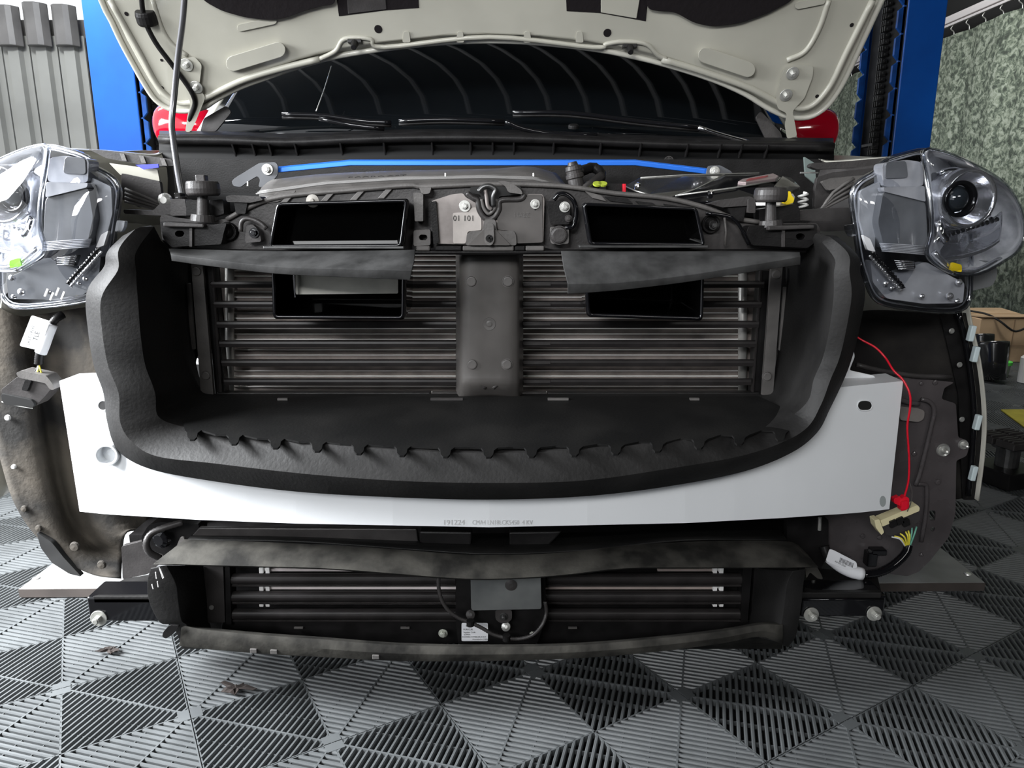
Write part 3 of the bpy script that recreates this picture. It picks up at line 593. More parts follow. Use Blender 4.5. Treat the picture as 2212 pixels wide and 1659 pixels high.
# ---- fenders (front wings)
def wing(sd):
    if sd > 0: edge = [(1752, 334), (1985, 338)]; sil = [(2040, 345), (2078, 520), (2092, 668), (2116, 780), (2128, 890), (2125, 980), (2112, 1082)]
    else: edge = [(372, 318), (120, 318)]; sil = [(60, 330), (14, 520), (0, 668), (-18, 780), (-30, 890), (-27, 980), (-14, 1082)]
    r0 = [W(x, y, 1.40+.0003*abs(x-(2112 if sd > 0 else -14))*0) for x, y in sil]; r0[0] = W(*sil[0], 1.46)
    rows = [r0]
    for dy, k, dz in ((.25, .012, .02), (.6, .018, .05), (1.0, .02, .06)):
        rows.append([Vector((p.x+sd*k, p.y+dy, p.z+dz*(1 if i < 3 else 0))) for i, p in enumerate(r0)])
    w = loft('front_wing', rows, M_cream, car, nu=4, nv=3, world=True, sol=-.003*sd, label='cream front wing panel at the '+('right' if sd > 0 else 'left')+', seen edge-on')
    # inner top flange of the wing
    top = [(1752, 334, 1.78), (1775, 346, 1.74), (1800, 350, 1.70), (1880, 344, 1.60), (1990, 338, 1.47)] if sd > 0 else [(368, 318, 1.78), (345, 332, 1.74), (320, 336, 1.70), (230, 328, 1.58), (120, 322, 1.46)]
    loft('wing_top_edge', [[(x, y, Y) for x, y, Y in top], [(x, y-4, Y+.03) for x, y, Y in top], [(x+sd*10, y+2, Y+.06) for x, y, Y in top]], M_cream, w, nu=4, nv=2, sol=.003)
    loft('inner_wing', [[(x, y+2, Y) for x, y, Y in top], [(x-sd*6, y+60, Y-.02) for x, y, Y in top], [(x-sd*10, y+150, Y-.04) for x, y, Y in top]], M_cream_in if sd < 0 else M_plas2, w, nu=3, nv=2, sol=.003)
    if sd > 0:
        plate('wing_inner_edge', rnd([(2030, 676), (2090, 676), (2114, 780), (2126, 890), (2124, 980), (2111, 1080), (2080, 1080), (2075, 960), (2070, 850), (2050, 760)], 4), 1.412, .004, M_plas, w)
        for (x, y) in ((2104, 720), (2112, 765), (2117, 912), (2108, 1022)):
            p = W(x-6, y, 1.385); MB().box(p, (.010, .012, .030), Matrix.Rotation(.1, 3, 'Y')).build('foam_pad', mat('pale_foam', (.62, .72, .74), .7), w, bev=.002, label='pale blue-white foam pad')
        tube('wing_return_flange', [(2070, 672, 1.405), (2090, 760, 1.405), (2104, 880, 1.405), (2100, 980, 1.405), (2092, 1070, 1.405)], .006, M_gloss, w, n=6)
    return w
wing(1); wing(-1)
# ---- wheels behind the liners
for sd in (-1, 1):
    c = Vector((-.035+sd*.80, 2.02, .335)); w = part('wheel', None, loc=c); b = MB()
    b.lathe(c-Vector((.11, 0, 0)), (1, 0, 0), [(0, .22), (.005, .30), (.03, .325), (.11, .334), (.19, .325), (.215, .30), (.22, .22)], 48)
    b.build('tyre', M_rubber, w, smooth=True); MB().lathe(c-Vector((.09, 0, 0)), (1, 0, 0), [(0, 0), (0, .22), (.18, .22), (.18, 0)], 32).build('rim', M_zinc, w)
# ---- wheel arch liners
lo_ = [(-40, 640), (-30, 780), (-20, 900), (5, 1000), (28, 1075), (62, 1135), (108, 1186), (150, 1218), (205, 1243), (262, 1250)]
md_ = [(30, 680), (45, 780), (68, 880), (84, 980), (100, 1050), (118, 1110), (140, 1165), (172, 1200), (212, 1222), (262, 1236)]
mi_ = [(80, 680), (88, 780), (100, 880), (118, 980), (130, 1050), (145, 1105), (168, 1140), (195, 1165), (225, 1185), (265, 1195)]
in_ = [(215, 660), (215, 760), (215, 880), (215, 960), (220, 1040), (230, 1100), (240, 1130), (250, 1140), (262, 1150), (275, 1150)]
in2 = [(330, 660), (330, 760), (330, 880), (330, 960), (330, 1040), (325, 1100), (325, 1120), (325, 1130), (325, 1140), (325, 1150)]
Z = lambda L_, Y: [(x, y, Y) for x, y in L_]
ll = loft('arch_liner', [Z(lo_, 1.385), Z(md_, 1.40), Z(mi_, 1.46), Z(in_, 1.44), Z(in2, 1.50)], M_felt, car, nu=4, nv=5, sol=.004, label='dusty brown-stained felt wheel arch liner at the left')
for (x, y, r) in ((15, 903, 5), (28, 1009, 4), (51, 1100, 6), (82, 1142, 6), (160, 1182, 9), (218, 1221, 8)):
    MB().lathe(W(x, y, 1.377), (0, -1, 0), [(-.004, 0), (-.004, r/F*1.9), (.001, r/F*1.5), (.002, 0)], 16).build('liner_clip', M_white if r < 6 else M_felt, ll, bev=.0004, seg=1)
plate('lower_deflector', rnd([(78, 1150), (112, 1172), (138, 1205), (176, 1246), (150, 1240), (112, 1216), (88, 1184)], 5), 1.374, .012, M_rubber, ll)
rl = loft('arch_liner', [[(1840, 676, 1.44), (1900, 672, 1.43), (1980, 676, 1.42), (2085, 684, 1.41)], [(1838, 740, 1.47), (1900, 740, 1.46), (1990, 745, 1.44), (2098, 760, 1.41)], [(1838, 815, 1.47), (1900, 820, 1.46), (2000, 850, 1.45), (2104, 860, 1.41)], [(1950, 900, 1.46), (2000, 900, 1.46), (2050, 910, 1.45), (2104, 960, 1.41)], [(1950, 1080, 1.46), (2000, 1080, 1.46), (2050, 1080, 1.44), (2090, 1075, 1.41)]], M_feltd, car, nu=5, nv=4, sol=.004, label='dark felt wheel arch liner at the right')
for (x, y) in ((2056, 715), (2073, 788), (2078, 906)): MB().lathe(W(x, y, 1.395), (0, -1, 0), [(0, 0), (0, .0055), (.002, .004), (.002, 0)], 14).build('liner_clip', M_zinc, rl)
# inner wing sheet panel at the right
ep = plate('side_bracket_panel', rnd([(1905, 812), (1985, 818), (2062, 826), (2040, 838), (2034, 862), (2065, 872), (2070, 945), (2086, 950), (2094, 965), (2088, 985), (2066, 995), (2064, 1110), (2050, 1160), (2010, 1210), (1985, 1235), (1960, 1245), (1925, 1240), (1880, 1235), (1800, 1228), (1760, 1200), (1760, 1110), (1880, 1100), (1905, 960)], 5), 1.38, .004, M_epan, car,
           holes=[rnd([(2008, 1103), (2021, 1103), (2021, 1124), (2008, 1124)], 3), circ(2015, 1143, 5, 10)], bev=.001, label='black painted sheet steel panel behind the right end of the crash beam')
tube('pressed_bead', [(1990, 862, 1.372), (2008, 868, 1.372), (2018, 885, 1.372), (2012, 920, 1.372), (2000, 970, 1.372), (1988, 1020, 1.372), (1978, 1048, 1.372)], .0042, M_epan, ep, k=4)
tube('pressed_bead', [(1978, 1046, 1.373), (1996, 1046, 1.373), (2002, 1056, 1.373), (2000, 1110, 1.373), (1990, 1170, 1.373)], .004, M_epan, ep, k=3)
tube('pressed_bead', [(1905, 850, 1.372), (1960, 868, 1.372), (1985, 872, 1.372)], .005, M_epan, ep, k=3)
tube('panel_lip', [(1850, 788, 1.374), (1900, 800, 1.374), (1980, 812, 1.374), (2055, 814, 1.374)], .005, M_plas2, ep, k=3)
plate('pressed_pocket', rnd([(1940, 878), (1985, 882), (1998, 888), (1996, 905), (1985, 912), (1945, 908)], 6), 1.371, .008, M_latch, ep, bev=.003, label='pale steel pocket')  # pocket in a paler material than the panel around it
for (x, y, r) in ((2037, 972, 12), (2080, 960, 9)):
    MB().lathe(W(x, y, 1.379), (0, -1, 0), [(0, r*1.25/F*1.4), (.004, r*1.1/F*1.4), (.002, r*.8/F*1.4), (.003, r*.45/F*1.4), (.016, r*.38/F*1.4), (.018, 0)], 24).build('stud', M_zinc, ep, smooth=False)
for (x, y, r) in ((1990, 828, 4), (2020, 826, 5), (1975, 980, 5), (2026, 1041, 6), (1863, 1158, 5), (1990, 1198, 4), (1900, 1161, 5)): MB().lathe(W(x, y, 1.379), (0, -1, 0), [(0, r/F*1.7), (.002, r/F*1.5), (.003, r/F*.8), (.003, 0)], 14).build('dimple', M_epan, ep)
MB().box(W(1895, 1190, 1.365), (.03, .02, .012)).box(W(1880, 1205, 1.365), (.02, .02, .03)).build('small_bracket', M_gloss, ep, bev=.002)
MB().cyl(W(1771, 1118, 1.36), W(1770, 1145, 1.36), .0035).build('guide_pin', M_zinc, ep)
plate('lower_corner', rnd([(1700, 1120), (1790, 1120), (1790, 1200), (1770, 1235), (1730, 1240), (1700, 1180)], 8), 1.36, .02, M_plas, ep)
# ---- underbody: dark floor of the engine bay and tray so that light stays out
ub = part('underbody', None)
MB().box((-.035, 2.5, .22), (1.5, 2.2, .02)).build('underbody_panel', M_plas, ub)
MB().box((-.035, 1.74, .62), (1.46, .02, .74)).build('bulkhead', M_plas, ub)
for sd in (-1, 1): MB().box((-.035+sd*.66, 1.62, .5), (.02, .36, .6)).build('side_member', M_plas, ub)
MB().box((-.035, 1.58, .45), (1.2, .30, .3)).build('engine_block', M_steel, ub, bev=.02)
# ---- crash beam
bt = [(128, 823), (200, 821), (246, 821), (262, 960), (420, 985), (640, 997), (1057, 1005), (1480, 995), (1700, 960), (1790, 847), (1800, 838), (1860, 832), (1951, 823)]
bb = [(172, 1105), (220, 1110), (262, 1113), (300, 1115), (430, 1123), (640, 1131), (1057, 1139), (1480, 1130), (1690, 1119), (1790, 1112), (1810, 1111), (1860, 1107), (1921, 1100)]
def bY(x): return 1.105+.135*((x-1050)/900)**2
bm_ = part('crash_beam', 'white curved steel crash beam across the front', loc=W(1057, 1000, 1.12))
def dens(L_):
    o = []
    for a, b in zip(L_, L_[1:]): o += [a, ((a[0]+b[0])/2, (a[1]+b[1])/2)]
    return o+[L_[-1]]
bt, bb = dens(bt), dens(bb)
rows = []
for k in range(5):
    t = k/4; rows.append([((1-t)*a[0]+t*b[0], (1-t)*a[1]+t*b[1], bY((1-t)*a[0]+t*b[0])) for a, b in zip(bt, bb)])
R = [lin([W(*p) for p in r], 5) for r in rows]; n = len(R[0]); back = Vector((0, .062, 0))
vs = [v for r in R for v in r]; nf = len(vs); vs += [v+back for v in R[0]]+[v+back for v in R[-1]]
fs = [(j*n+i, j*n+i+1, (j+1)*n+i+1, (j+1)*n+i) for j in range(4) for i in range(n-1)]
fs += [(i, i+1, nf+i+1, nf+i) for i in range(n-1)]+[(4*n+i, 4*n+i+1, nf+n+i+1, nf+n+i) for i in range(n-1)]+[(nf+i, nf+i+1, nf+n+i+1, nf+n+i) for i in range(n-1)]
fs += [tuple([j*n for j in range(5)]+[nf+n, nf]), tuple([j*n+n-1 for j in range(5)]+[nf+n+n-1, nf+n-1])]
mk('beam_bar', vs, fs, M_beam, bm_, bev=.003, seg=3, ang=50)
for x, y, rx, ry in ((223, 876, 11, 11), (1868, 876, 16, 11)):
    Yb = bY(x)-.0008; ol = circ(x, y, 11, 20) if rx == ry else capsule(x-5, y, x+5, y, 11)
    plate('beam_hole', ol, lambda px, py, d: W(px, py, bY(px)-.0009+d), .003, M_ink, bm_, bev=0)
    t = tube('hole_rim', [(p[0], p[1], bY(p[0])-.0008) for p in ol], .0012, M_beam, bm_, n=6, k=1, closed=True)
c = W(235, 978, bY(235)); MB().lathe(c+Vector((0, .012, 0)), (.18, -1, .05), [(0, .0195), (.030, .0195), (.032, .0185), (.032, .0155), (.030, .0145), (.006, .0145), (.005, .006), (.012, .006), (.012, .004), (.002, .004), (.002, 0)], 36).build('tow_eye_socket', M_beam, bm_, bev=.0004, seg=1)
text('stamped_number', '191224', lambda px, py, d: W(px, py, bY(px)+d), M_ink2, bm_, 16, 980, 1129)
text('stamped_number', 'CMA4 LN18LCK5450  4 KV', lambda px, py, d: W(px, py, bY(px)+d), M_ink2, bm_, 14, 1085, 1129, squash=.8)
plate('beam_top_plate', rnd([(1828, 742), (1842, 750), (1847, 770), (1835, 800), (1890, 812), (1893, 832), (1798, 845), (1800, 800)], 5), 1.27, .004, M_beam, bm_, bev=.001)
plate('beam_smudge', circ(1907, 1083, 7, 16, 12), lambda px, py, d: W(px, py, bY(px)-.0004+d), .0004, mat('grey_smudge', (.35, .38, .38), .6), bm_, bev=0)
# ---- radiator, condenser and shutter
rad = part('radiator', 'ribbed radiator core behind black shutter vanes', loc=W(1057, 700, 1.4))
YR = 1.42
b = MB(); a = W(470, 548, YR); c = W(1640, 862, YR); b.box((a+c)/2+Vector((0, .01, 0)), (c.x-a.x, .012, a.z-c.z)); b.build('core', M_fin, rad, label='brownish finned core')
y = 551.0; k = 0
while y < 850:
    p = W(500, y, YR+.002); q = W(1598, y, YR+.002); MB().box((p+q)/2, (q.x-p.x, .004, .0015)).build('cooling_tube', M_tube, rad); y += 11.35
for x in (496, 1604):
    b = MB(); b.cyl(W(x, 545, YR-.008), W(x, 850, YR-.008), .0085, n=16); o = b.build('header_tank', M_head, rad, smooth=True)
# shutter: side straps, rails, vanes
sh = part('shutter', 'black active shutter in front of the radiator', loc=W(1057, 700, 1.36))
YS = 1.355
def quadp(name, pts, Y, th, m, parent, **k): return plate(name, pts, Y, th, m, parent, **k)
for sd, strap, riv, strip in ((-1, [(412, 565), (437, 565), (461, 853), (434, 853)], ((425, 586), (445, 811)), [(402, 612), (410, 612), (421, 755), (413, 755)]), (1, [(1666, 575), (1691, 575), (1670, 856), (1646, 856)], ((1677, 593), (1657, 813)), [(1693, 620), (1702, 620), (1691, 757), (1682, 757)])):
    s = quadp('side_strap', rnd(strap, 3), YS-.012, .008, M_plas3, sh, bev=.002, label='dark grey strap with two round rivets')
    for (x, y) in riv: rivet('strap_rivet', W(x, y, YS-.012), .0078, M_plas3, sh)
    quadp('edge_strip', rnd(strip, 2), YS-.004, .006, M_plas3, sh, bev=.001)
    xa = 445 if sd < 0 else 1657
    fr = [(440, 560), (462, 560), (488, 856), (466, 856)] if sd < 0 else [(1640, 585), (1664, 585), (1642, 856), (1622, 856)]
    quadp('shutter_frame', rnd(fr, 3), YS+.006, .02, M_plas, sh, bev=.002)
    fr = [(455, 560), (459, 560), (480, 856), (474, 856)] if sd < 0 else [(1642, 585), (1647, 585), (1628, 856), (1624, 856)]
    quadp('frame_bead', fr, YS-.002, .008, M_vane, sh, bev=.0005)
VY = [(613, 0), (656, 1), (699, 2), (741, 3), (782, 4), (823, 5)]
for y, k in VY:
    for sd in (-1, 1):
        x0, x1 = (460+5.5*k, 992) if sd < 0 else (1124, 1648-5.5*k)
        p = W(x0, y, YS+.006); q = W(x1, y, YS+.006); c = (p+q)/2; n_ = 12
        pr_ = [(-.008, -.0068), (-.009, 0), (-.008, .0046), (-.004, .0062), (.004, .0040), (.012, .002), (.012, -.003), (.004, -.0045)]
        b = MB(); Lh = (q.x-p.x)/2; v_ = [c+Vector((s*Lh, a, z)) for s in (-1, 1) for (a, z) in pr_]; m8 = len(pr_)
        b.add(v_, [(i, (i+1) % m8, m8+(i+1) % m8, m8+i) for i in range(m8)]+[tuple(range(m8)), tuple(range(m8, 2*m8))])
        b.cyl(p+Vector((.004 if sd < 0 else 0, 0, 0)), p+Vector((-.004, 0, 0)), .004); o = b.build('shutter_vane', M_vane, sh, bev=.0006, seg=1)
        if sd > 0: MB().box(W(1160, y+1, YS-.004), (.05, .002, .005)).build('vane_pad', M_plas2, sh)
for (x0, x1) in ((470, 930), (1182, 1640)): 
    p = W(x0, 852, YS); q = W(x1, 852, YS); MB().box((p+q)/2+Vector((0, .004, 0)), (q.x-p.x, .02, .010)).build('lower_rail', M_plas, sh, bev=.002)
MB().box(W(1057, 851, YS-.006), (.215, .012, .008)).build('lower_rail', M_plas2, sh, bev=.001)
# centre post
cps = loft('centre_post', [[(x, y, Yq) for x, Yq in ((988, 1.36), (994, 1.325), (1003, 1.300), (1057, 1.298), (1112, 1.300), (1120, 1.325), (1127, 1.36))] for y in (543, 600, 700, 800, 830)]+[[(x, y, Yq) for (x, y), Yq in zip(((988, 858), (994, 866), (1006, 862), (1057, 858), (1108, 862), (1120, 866), (1127, 858)), (1.36, 1.33, 1.322, 1.325, 1.322, 1.33, 1.36))]], mat('dusty_post_plastic', (.085, .079, .075), .38, var=.25, vs=9, rv=.12), car, nu=3, nv=3, sol=.003, label='upright grey plastic post in the middle of the radiator')
for (x, y) in ((1018, 608), (1097, 608), (1020, 787), (1095, 787)): rivet('post_rivet', W(x, y, 1.2945), .0084, M_plas3, cps)
MB().lathe(W(1057, 700, 1.2945), (0, -1, 0), [(0, .0115), (.0008, .011), (.0004, .006), (.0012, .0035), (.0012, 0)], 24).build('post_dimple', M_plas3, cps)
for s in (-1, 1): tube('post_dent', [(1057+s*8, 838, 1.3), (1057+s*22, 829, 1.298), (1057+s*40, 832, 1.300)], .0035, M_plas2, cps, k=4)
# ---- air guide shroud
stn = [  # outer(x,y,Y), front ridge, mid, back
 ((272, 515, 1.19), (300, 492, 1.18), (325, 487, 1.20), (350, 540, 1.30)),
 ((240, 548, 1.185), (262, 540, 1.155), (288, 545, 1.165), (395, 556, 1.36)),
 ((233, 580, 1.18), (258, 585, 1.145), (288, 590, 1.16), (398, 590, 1.36)),
 ((196, 634, 1.18), (225, 645, 1.145), (294, 650, 1.155), (402, 640, 1.36)),
 ((200, 720, 1.18), (228, 720, 1.145), (300, 722, 1.15), (408, 720, 1.36)),
 ((212, 790, 1.175), (240, 790, 1.14), (310, 790, 1.15), (416, 780, 1.36)),
 ((232, 848, 1.17), (262, 850, 1.13), (330, 848, 1.145), (426, 822, 1.36)),
 ((240, 910, 1.165), (266, 912, 1.125), (338, 900, 1.14), (438, 846, 1.36)),
 ((262, 968, 1.15), (292, 955, 1.12), (385, 925, 1.15), (460, 856, 1.35)),
 ((325, 1005, 1.13), (345, 985, 1.11), (450, 935, 1.14), (520, 858, 1.34)),
 ((450, 1030, 1.115), (470, 1000, 1.09), (560, 950, 1.11), (620, 857, 1.34)),
 ((640, 1054, 1.085), (650, 1020, 1.06), (700, 965, 1.08), (740, 857, 1.34)),
 ((850, 1066, 1.065), (855, 1035, 1.04), (880, 978, 1.06), (900, 857, 1.34)),
 ((1055, 1071, 1.058), (1055, 1040, 1.034), (1057, 985, 1.055), (1057, 857, 1.34)),
 ((1260, 1064, 1.065), (1255, 1035, 1.04), (1235, 978, 1.06), (1215, 857, 1.34)),
 ((1440, 1043, 1.085), (1430, 1012, 1.06), (1400, 965, 1.08), (1370, 857, 1.34)),
 ((1600, 1012, 1.115), (1590, 985, 1.09), (1550, 948, 1.11), (1500, 857, 1.34)),
 ((1702, 973, 1.13), (1688, 955, 1.11), (1650, 930, 1.14), (1610, 857, 1.34)),
 ((1758, 930, 1.15), (1742, 922, 1.12), (1712, 905, 1.15), (1650, 858, 1.35)),
 ((1785, 880, 1.165), (1770, 875, 1.125), (1752, 868, 1.14), (1668, 850, 1.36)),
 ((1812, 824, 1.17), (1790, 822, 1.13), (1764, 822, 1.145), (1676, 822, 1.36)),
 ((1830, 778, 1.175), (1808, 776, 1.14), (1782, 778, 1.15), (1684, 780, 1.36)),
 ((1847, 715, 1.18), (1822, 714, 1.145), (1796, 715, 1.15), (1692, 720, 1.36)),
 ((1860, 634, 1.18), (1835, 640, 1.145), (1806, 645, 1.155), (1700, 640, 1.36)),
 ((1850, 590, 1.18), (1832, 590, 1.145), (1808, 592, 1.16), (1704, 590, 1.36)),
 ((1845, 556, 1.185), (1828, 550, 1.155), (1808, 556, 1.165), (1706, 558, 1.36)),
 ((1800, 515, 1.19), (1785, 508, 1.18), (1768, 502, 1.20), (1750, 545, 1.30))]
rows = [[(s[0][0], s[0][1], s[0][2]+.07) for s in stn], [s[0] for s in stn], [s[1] for s in stn], [s[2] for s in stn],
        [tuple(a*.5+b*.5 for a, b in zip(s[2], s[3])) for s in stn], [s[3] for s in stn]]
def fixmid():
    r = rows[4]
    for i, s in enumerate(stn):
        if 9 <= i <= 17: y = s[2][1]*.5+s[3][1]*.5; r[i] = (r[i][0], y, min(1.33, shelfY(r[i][0], y)))
fixmid()
shr = loft('air_guide_shroud', rows, M_foam, car, nu=6, nv=1, sol=.006, bev=.014, label='large black moulded foam rubber shroud framing the radiator')
# scalloped shelf insert
edge = [(395, 918)]
teeth = [415, 505, 595, 685, 775, 868, 962, 1055, 1148, 1240, 1330, 1420, 1510, 1597, 1685]
def ey(x): return 967-38*((x-1055)/640)**2
for x in teeth:
    yy = ey(x); edge += [(x-40, yy-1), (x-16, yy), (x-11, yy+5), (x-10, yy+15), (x-5, yy+20), (x+5, yy+20), (x+10, yy+15), (x+12, yy+6), (x+20, yy)]
edge += [(1712, 918), (1690, 880), (1640, 856), (470, 856), (415, 880)]
edge = edge[1:] if edge[1][0] < 395 else edge
plate('shelf_insert', [(395, 905)]+edge[1:], lambda px, py, d: onplane(px, py, Vector((0, 1.1, .5345)), Vector((0, -.1, 1)).normalized())+Vector((0, 0, -d)), .003, M_shelf, shr, bev=0, label='dark shelf sheet with a toothed front edge')
for (x0, x1) in ((600, 622), (930, 1000), (1183, 1228), (1490, 1510)): 
    p = onplane((x0+x1)/2, 862, Vector((0, 1.1, .536)), Vector((0, -.1, 1)).normalized()); MB().box(p, ((x1-x0)/F*1.3, .006, .004)).build('shelf_tab', M_plas3 if x0 != 930 else M_plas2, shr)
# ---- upper crossmember
ycm = 1.262
cmo = [(345, 470), (352, 462), (380, 470), (455, 478), (490, 472), (530, 450), (570, 430), (620, 420), (700, 412), (800, 404), (893, 396), (912, 397), (930, 400), (1010, 392), (1057, 390), (1200, 393), (1225, 400), (1290, 412), (1400, 424), (1470, 432), (1520, 442), (1570, 462), (1610, 478), (1690, 482), (1765, 482), (1772, 496), (1766, 532), (1740, 542), (1215, 542), (1180, 536), (930, 536), (905, 542), (372, 542), (350, 520)]
UP = plate('upper_crossmember', rnd(cmo, 5), ycm, .05, M_plas2, car, bev=.003, label='dark plastic upper crossmember carrying the bonnet latch')
tube('top_bead', [(490, 474, ycm-.004), (530, 452, ycm-.004), (575, 433, ycm-.004), (640, 421, ycm-.004), (760, 411, ycm-.004), (880, 401, ycm-.004), (905, 403, ycm-.004), (935, 403, ycm-.004), (1057, 398, ycm-.004), (1210, 402, ycm-.004), (1330, 418, ycm-.004), (1440, 428, ycm-.004), (1530, 450, ycm-.004), (1580, 470, ycm-.004), (1640, 480, ycm-.004)], .004, M_plas3, UP, k=4)
for xs in ((600, 422), (690, 415), (755, 411), (815, 407)):
    x, y = xs; plate('deck_rib', [(x, y+22), (x+14, y+22), (x+32, y+2), (x+18, y+2)], ycm-.006, .006, M_plas3, UP, bev=.001)
plate('deck_recess', rnd([(565, 432), (600, 416), (640, 411), (630, 424), (600, 436), (570, 440)], 4), ycm-.003, .003, M_plas3, UP)
for pg in ([(1305, 424), (1355, 428), (1368, 440), (1318, 434)], [(1372, 434), (1410, 438), (1425, 450), (1385, 445)], [(1432, 440), (1462, 444), (1478, 455), (1445, 452)]): plate('deck_recess', rnd(pg, 3), ycm-.004, .003, M_plas, UP)
plate('deck_light_rib', [(1262, 412), (1300, 422), (1312, 436), (1280, 428)], ycm-.005, .003, M_plas3, UP)
p = W(676, 434, ycm-.03); MB().lathe(p, (0, -1, 0), [(0, .0105), (.003, .0105), (.004, .004), (.008, .003), (.008, 0)], 16).build('trim_clip', mat('pale_clip', (.35, .33, .3), .5), UP)
# ends
for sd in (-1, 1):
    if sd < 0: q = rnd([(345, 478), (460, 485), (490, 482), (484, 500), (478, 528), (370, 534), (352, 515)], 5); hx, hy = 388, 505
    else: q = rnd([(1617, 488), (1765, 484), (1765, 520), (1745, 536), (1625, 530), (1612, 505)], 5); hx, hy = 1729, 511
    plate('end_block', q, ycm-.03, .03, M_plas, UP, holes=[circ(hx, hy, 10, 16, 7)], bev=.004)
    q = [(352, 480), (440, 484), (440, 492), (352, 490)] if sd < 0 else [(1660, 488), (1760, 486), (1760, 494), (1660, 498)]
    plate('end_lip', q, ycm-.042, .016, M_plas2, UP, bev=.002)
    xv = 412 if sd < 0 else 1693
    plate('end_web', [(xv-3, 492), (xv+3, 492), (xv+3, 534), (xv-3, 534)], ycm-.036, .01, M_plas2, UP, bev=.001)
    # arms reaching out to the lamps
    q = [(265, 452), (330, 455), (345, 440), (380, 438), (380, 466), (345, 466), (268, 462)] if sd < 0 else [(1720, 455), (1800, 450), (1850, 448), (1850, 466), (1800, 478), (1720, 476)]
    plate('lamp_arm', rnd(q, 5), ycm+.02, .05, M_plas2, UP, bev=.003)
# latch plate
lt = part('latch_mount', 'pale dusty steel latch plate in the middle of the crossmember', parent=UP, loc=W(1057, 470, 1.25))
lp = plate('latch_plate', rnd([(932, 434), (975, 420), (1000, 417), (1006, 426), (1028, 438), (1034, 460), (1045, 477), (1072, 477), (1083, 455), (1092, 436), (1130, 434), (1140, 419), (1172, 419), (1176, 430), (1174, 524), (1000, 528), (942, 526)], 5), ycm-.016, .018, M_latch, UP, bev=.0025, label='pale dusty steel latch plate')
lt.name = 'latch_mount'; bpy.data.objects.remove(lt)
plate('latch_cover', rnd([(1075, 436), (1130, 434), (1140, 420), (1171, 420), (1173, 524), (1115, 526), (1113, 500), (1074, 496)], 5), ycm-.020, .006, M_latch2, UP, bev=.002)
plate('latch_plate_step', rnd([(978, 460), (1012, 458), (1020, 448), (1030, 448), (1040, 474), (1040, 497), (1010, 500), (1006, 526), (979, 526)], 4), ycm-.020, .006, mat('bright_latch_steel', (.46, .425, .40), .4, metal=.3, var=.12, vs=30), UP, bev=.0015)
plate('latch_side', rnd([(930, 436), (942, 434), (948, 524), (936, 528)], 2), ycm-.024, .012, M_plas, UP, bev=.001)
tube('latch_gasket', [(1009, 417, ycm-.020), (1022, 428, ycm-.020), (1032, 433, ycm-.020), (1035, 452, ycm-.020), (1044, 468, ycm-.020), (1056, 474, ycm-.020), (1069, 468, ycm-.020), (1078, 452, ycm-.020), (1082, 433, ycm-.020), (1124, 430, ycm-.020), (1134, 419, ycm-.020)], .0045, M_plas2, UP, n=10, k=5)
tube('latch_gasket', [(1040, 430, ycm-.021), (1045, 450, ycm-.021), (1057, 462, ycm-.021), (1070, 448, ycm-.021), (1074, 430, ycm-.021)], .003, M_plas3, UP, n=8, k=5)
plate('latch_slot', rnd([(1015, 404), (1030, 403), (1125, 402), (1128, 420), (1078, 424), (1074, 446), (1064, 458), (1050, 458), (1042, 446), (1038, 420), (1016, 418)], 5), ycm-.017, .012, M_ink, UP, bev=0)
tube('latch_hook', [(1034, 414, ycm-.03), (1044, 404, ycm-.03), (1058, 402, ycm-.03), (1070, 410, ycm-.03), (1066, 424, ycm-.03), (1066, 444, ycm-.026)], .0042, M_steel, UP, n=10, k=5)
tube('latch_hook', [(1048, 410, ycm-.028), (1051, 425, ycm-.028), (1054, 445, ycm-.026), (1062, 452, ycm-.024)], .003, M_latch, UP, n=10, k=4)
plate('release_lever', rnd([(1074, 392), (1090, 390), (1110, 398), (1126, 410), (1130, 420), (1098, 416), (1092, 402)], 6), ycm-.03, .008, M_plas3, UP, bev=.002, label='curved bonnet release lever')
for (x, y, r, bright) in ((1004, 445, .0095, True), (1156, 441, .008, True)): 
    if x > 1100: plate('nut_diamond', [(x-12, y), (x, y-11), (x+12, y), (x, y+14)], ycm-.022, .004, M_plas, UP)
    bolt('latch_bolt', W(x, y, ycm-.021), (0, -1, 0), r, M_zinc, UP, r*.55, .003)
plate('latch_bridge', rnd([(1046, 474), (1070, 474), (1074, 500), (1110, 498), (1115, 508), (1116, 530), (1006, 530), (1008, 506), (1018, 499), (1042, 499)], 5), ycm-.026, .007, M_plas3, UP, bev=.002)
plate('latch_gusset', rnd([(1048, 492), (1066, 492), (1104, 530), (1010, 530)], 5), ycm-.032, .008, M_latch2, UP, bev=.002)
plate('latch_boss', rnd([(1048, 482), (1066, 482), (1068, 520), (1062, 530), (1052, 530), (1046, 520)], 6), ycm-.040, .01, M_plas3, UP, bev=.002)
MB().lathe(W(1057, 515, ycm-.040), (0, -1, 0), [(0, .006), (.002, .0058), (.002, 0)], 16).box(W(1057, 514, ycm-.043), (.010, .002, .0025)).box(W(1057, 516, ycm-.043), (.0022, .002, .010)).build('boss_clip', M_plas, UP)
text('stamped_number', '01 101', lambda px, py, d: W(px, py, ycm-.0204+d), M_ink, UP, 17, 1002, 472, squash=1.0)
text('stamped_number', '14ABZ', lambda px, py, d: W(px, py, ycm-.0204+d), M_plas3, UP, 15, 1126, 465, squash=.8)
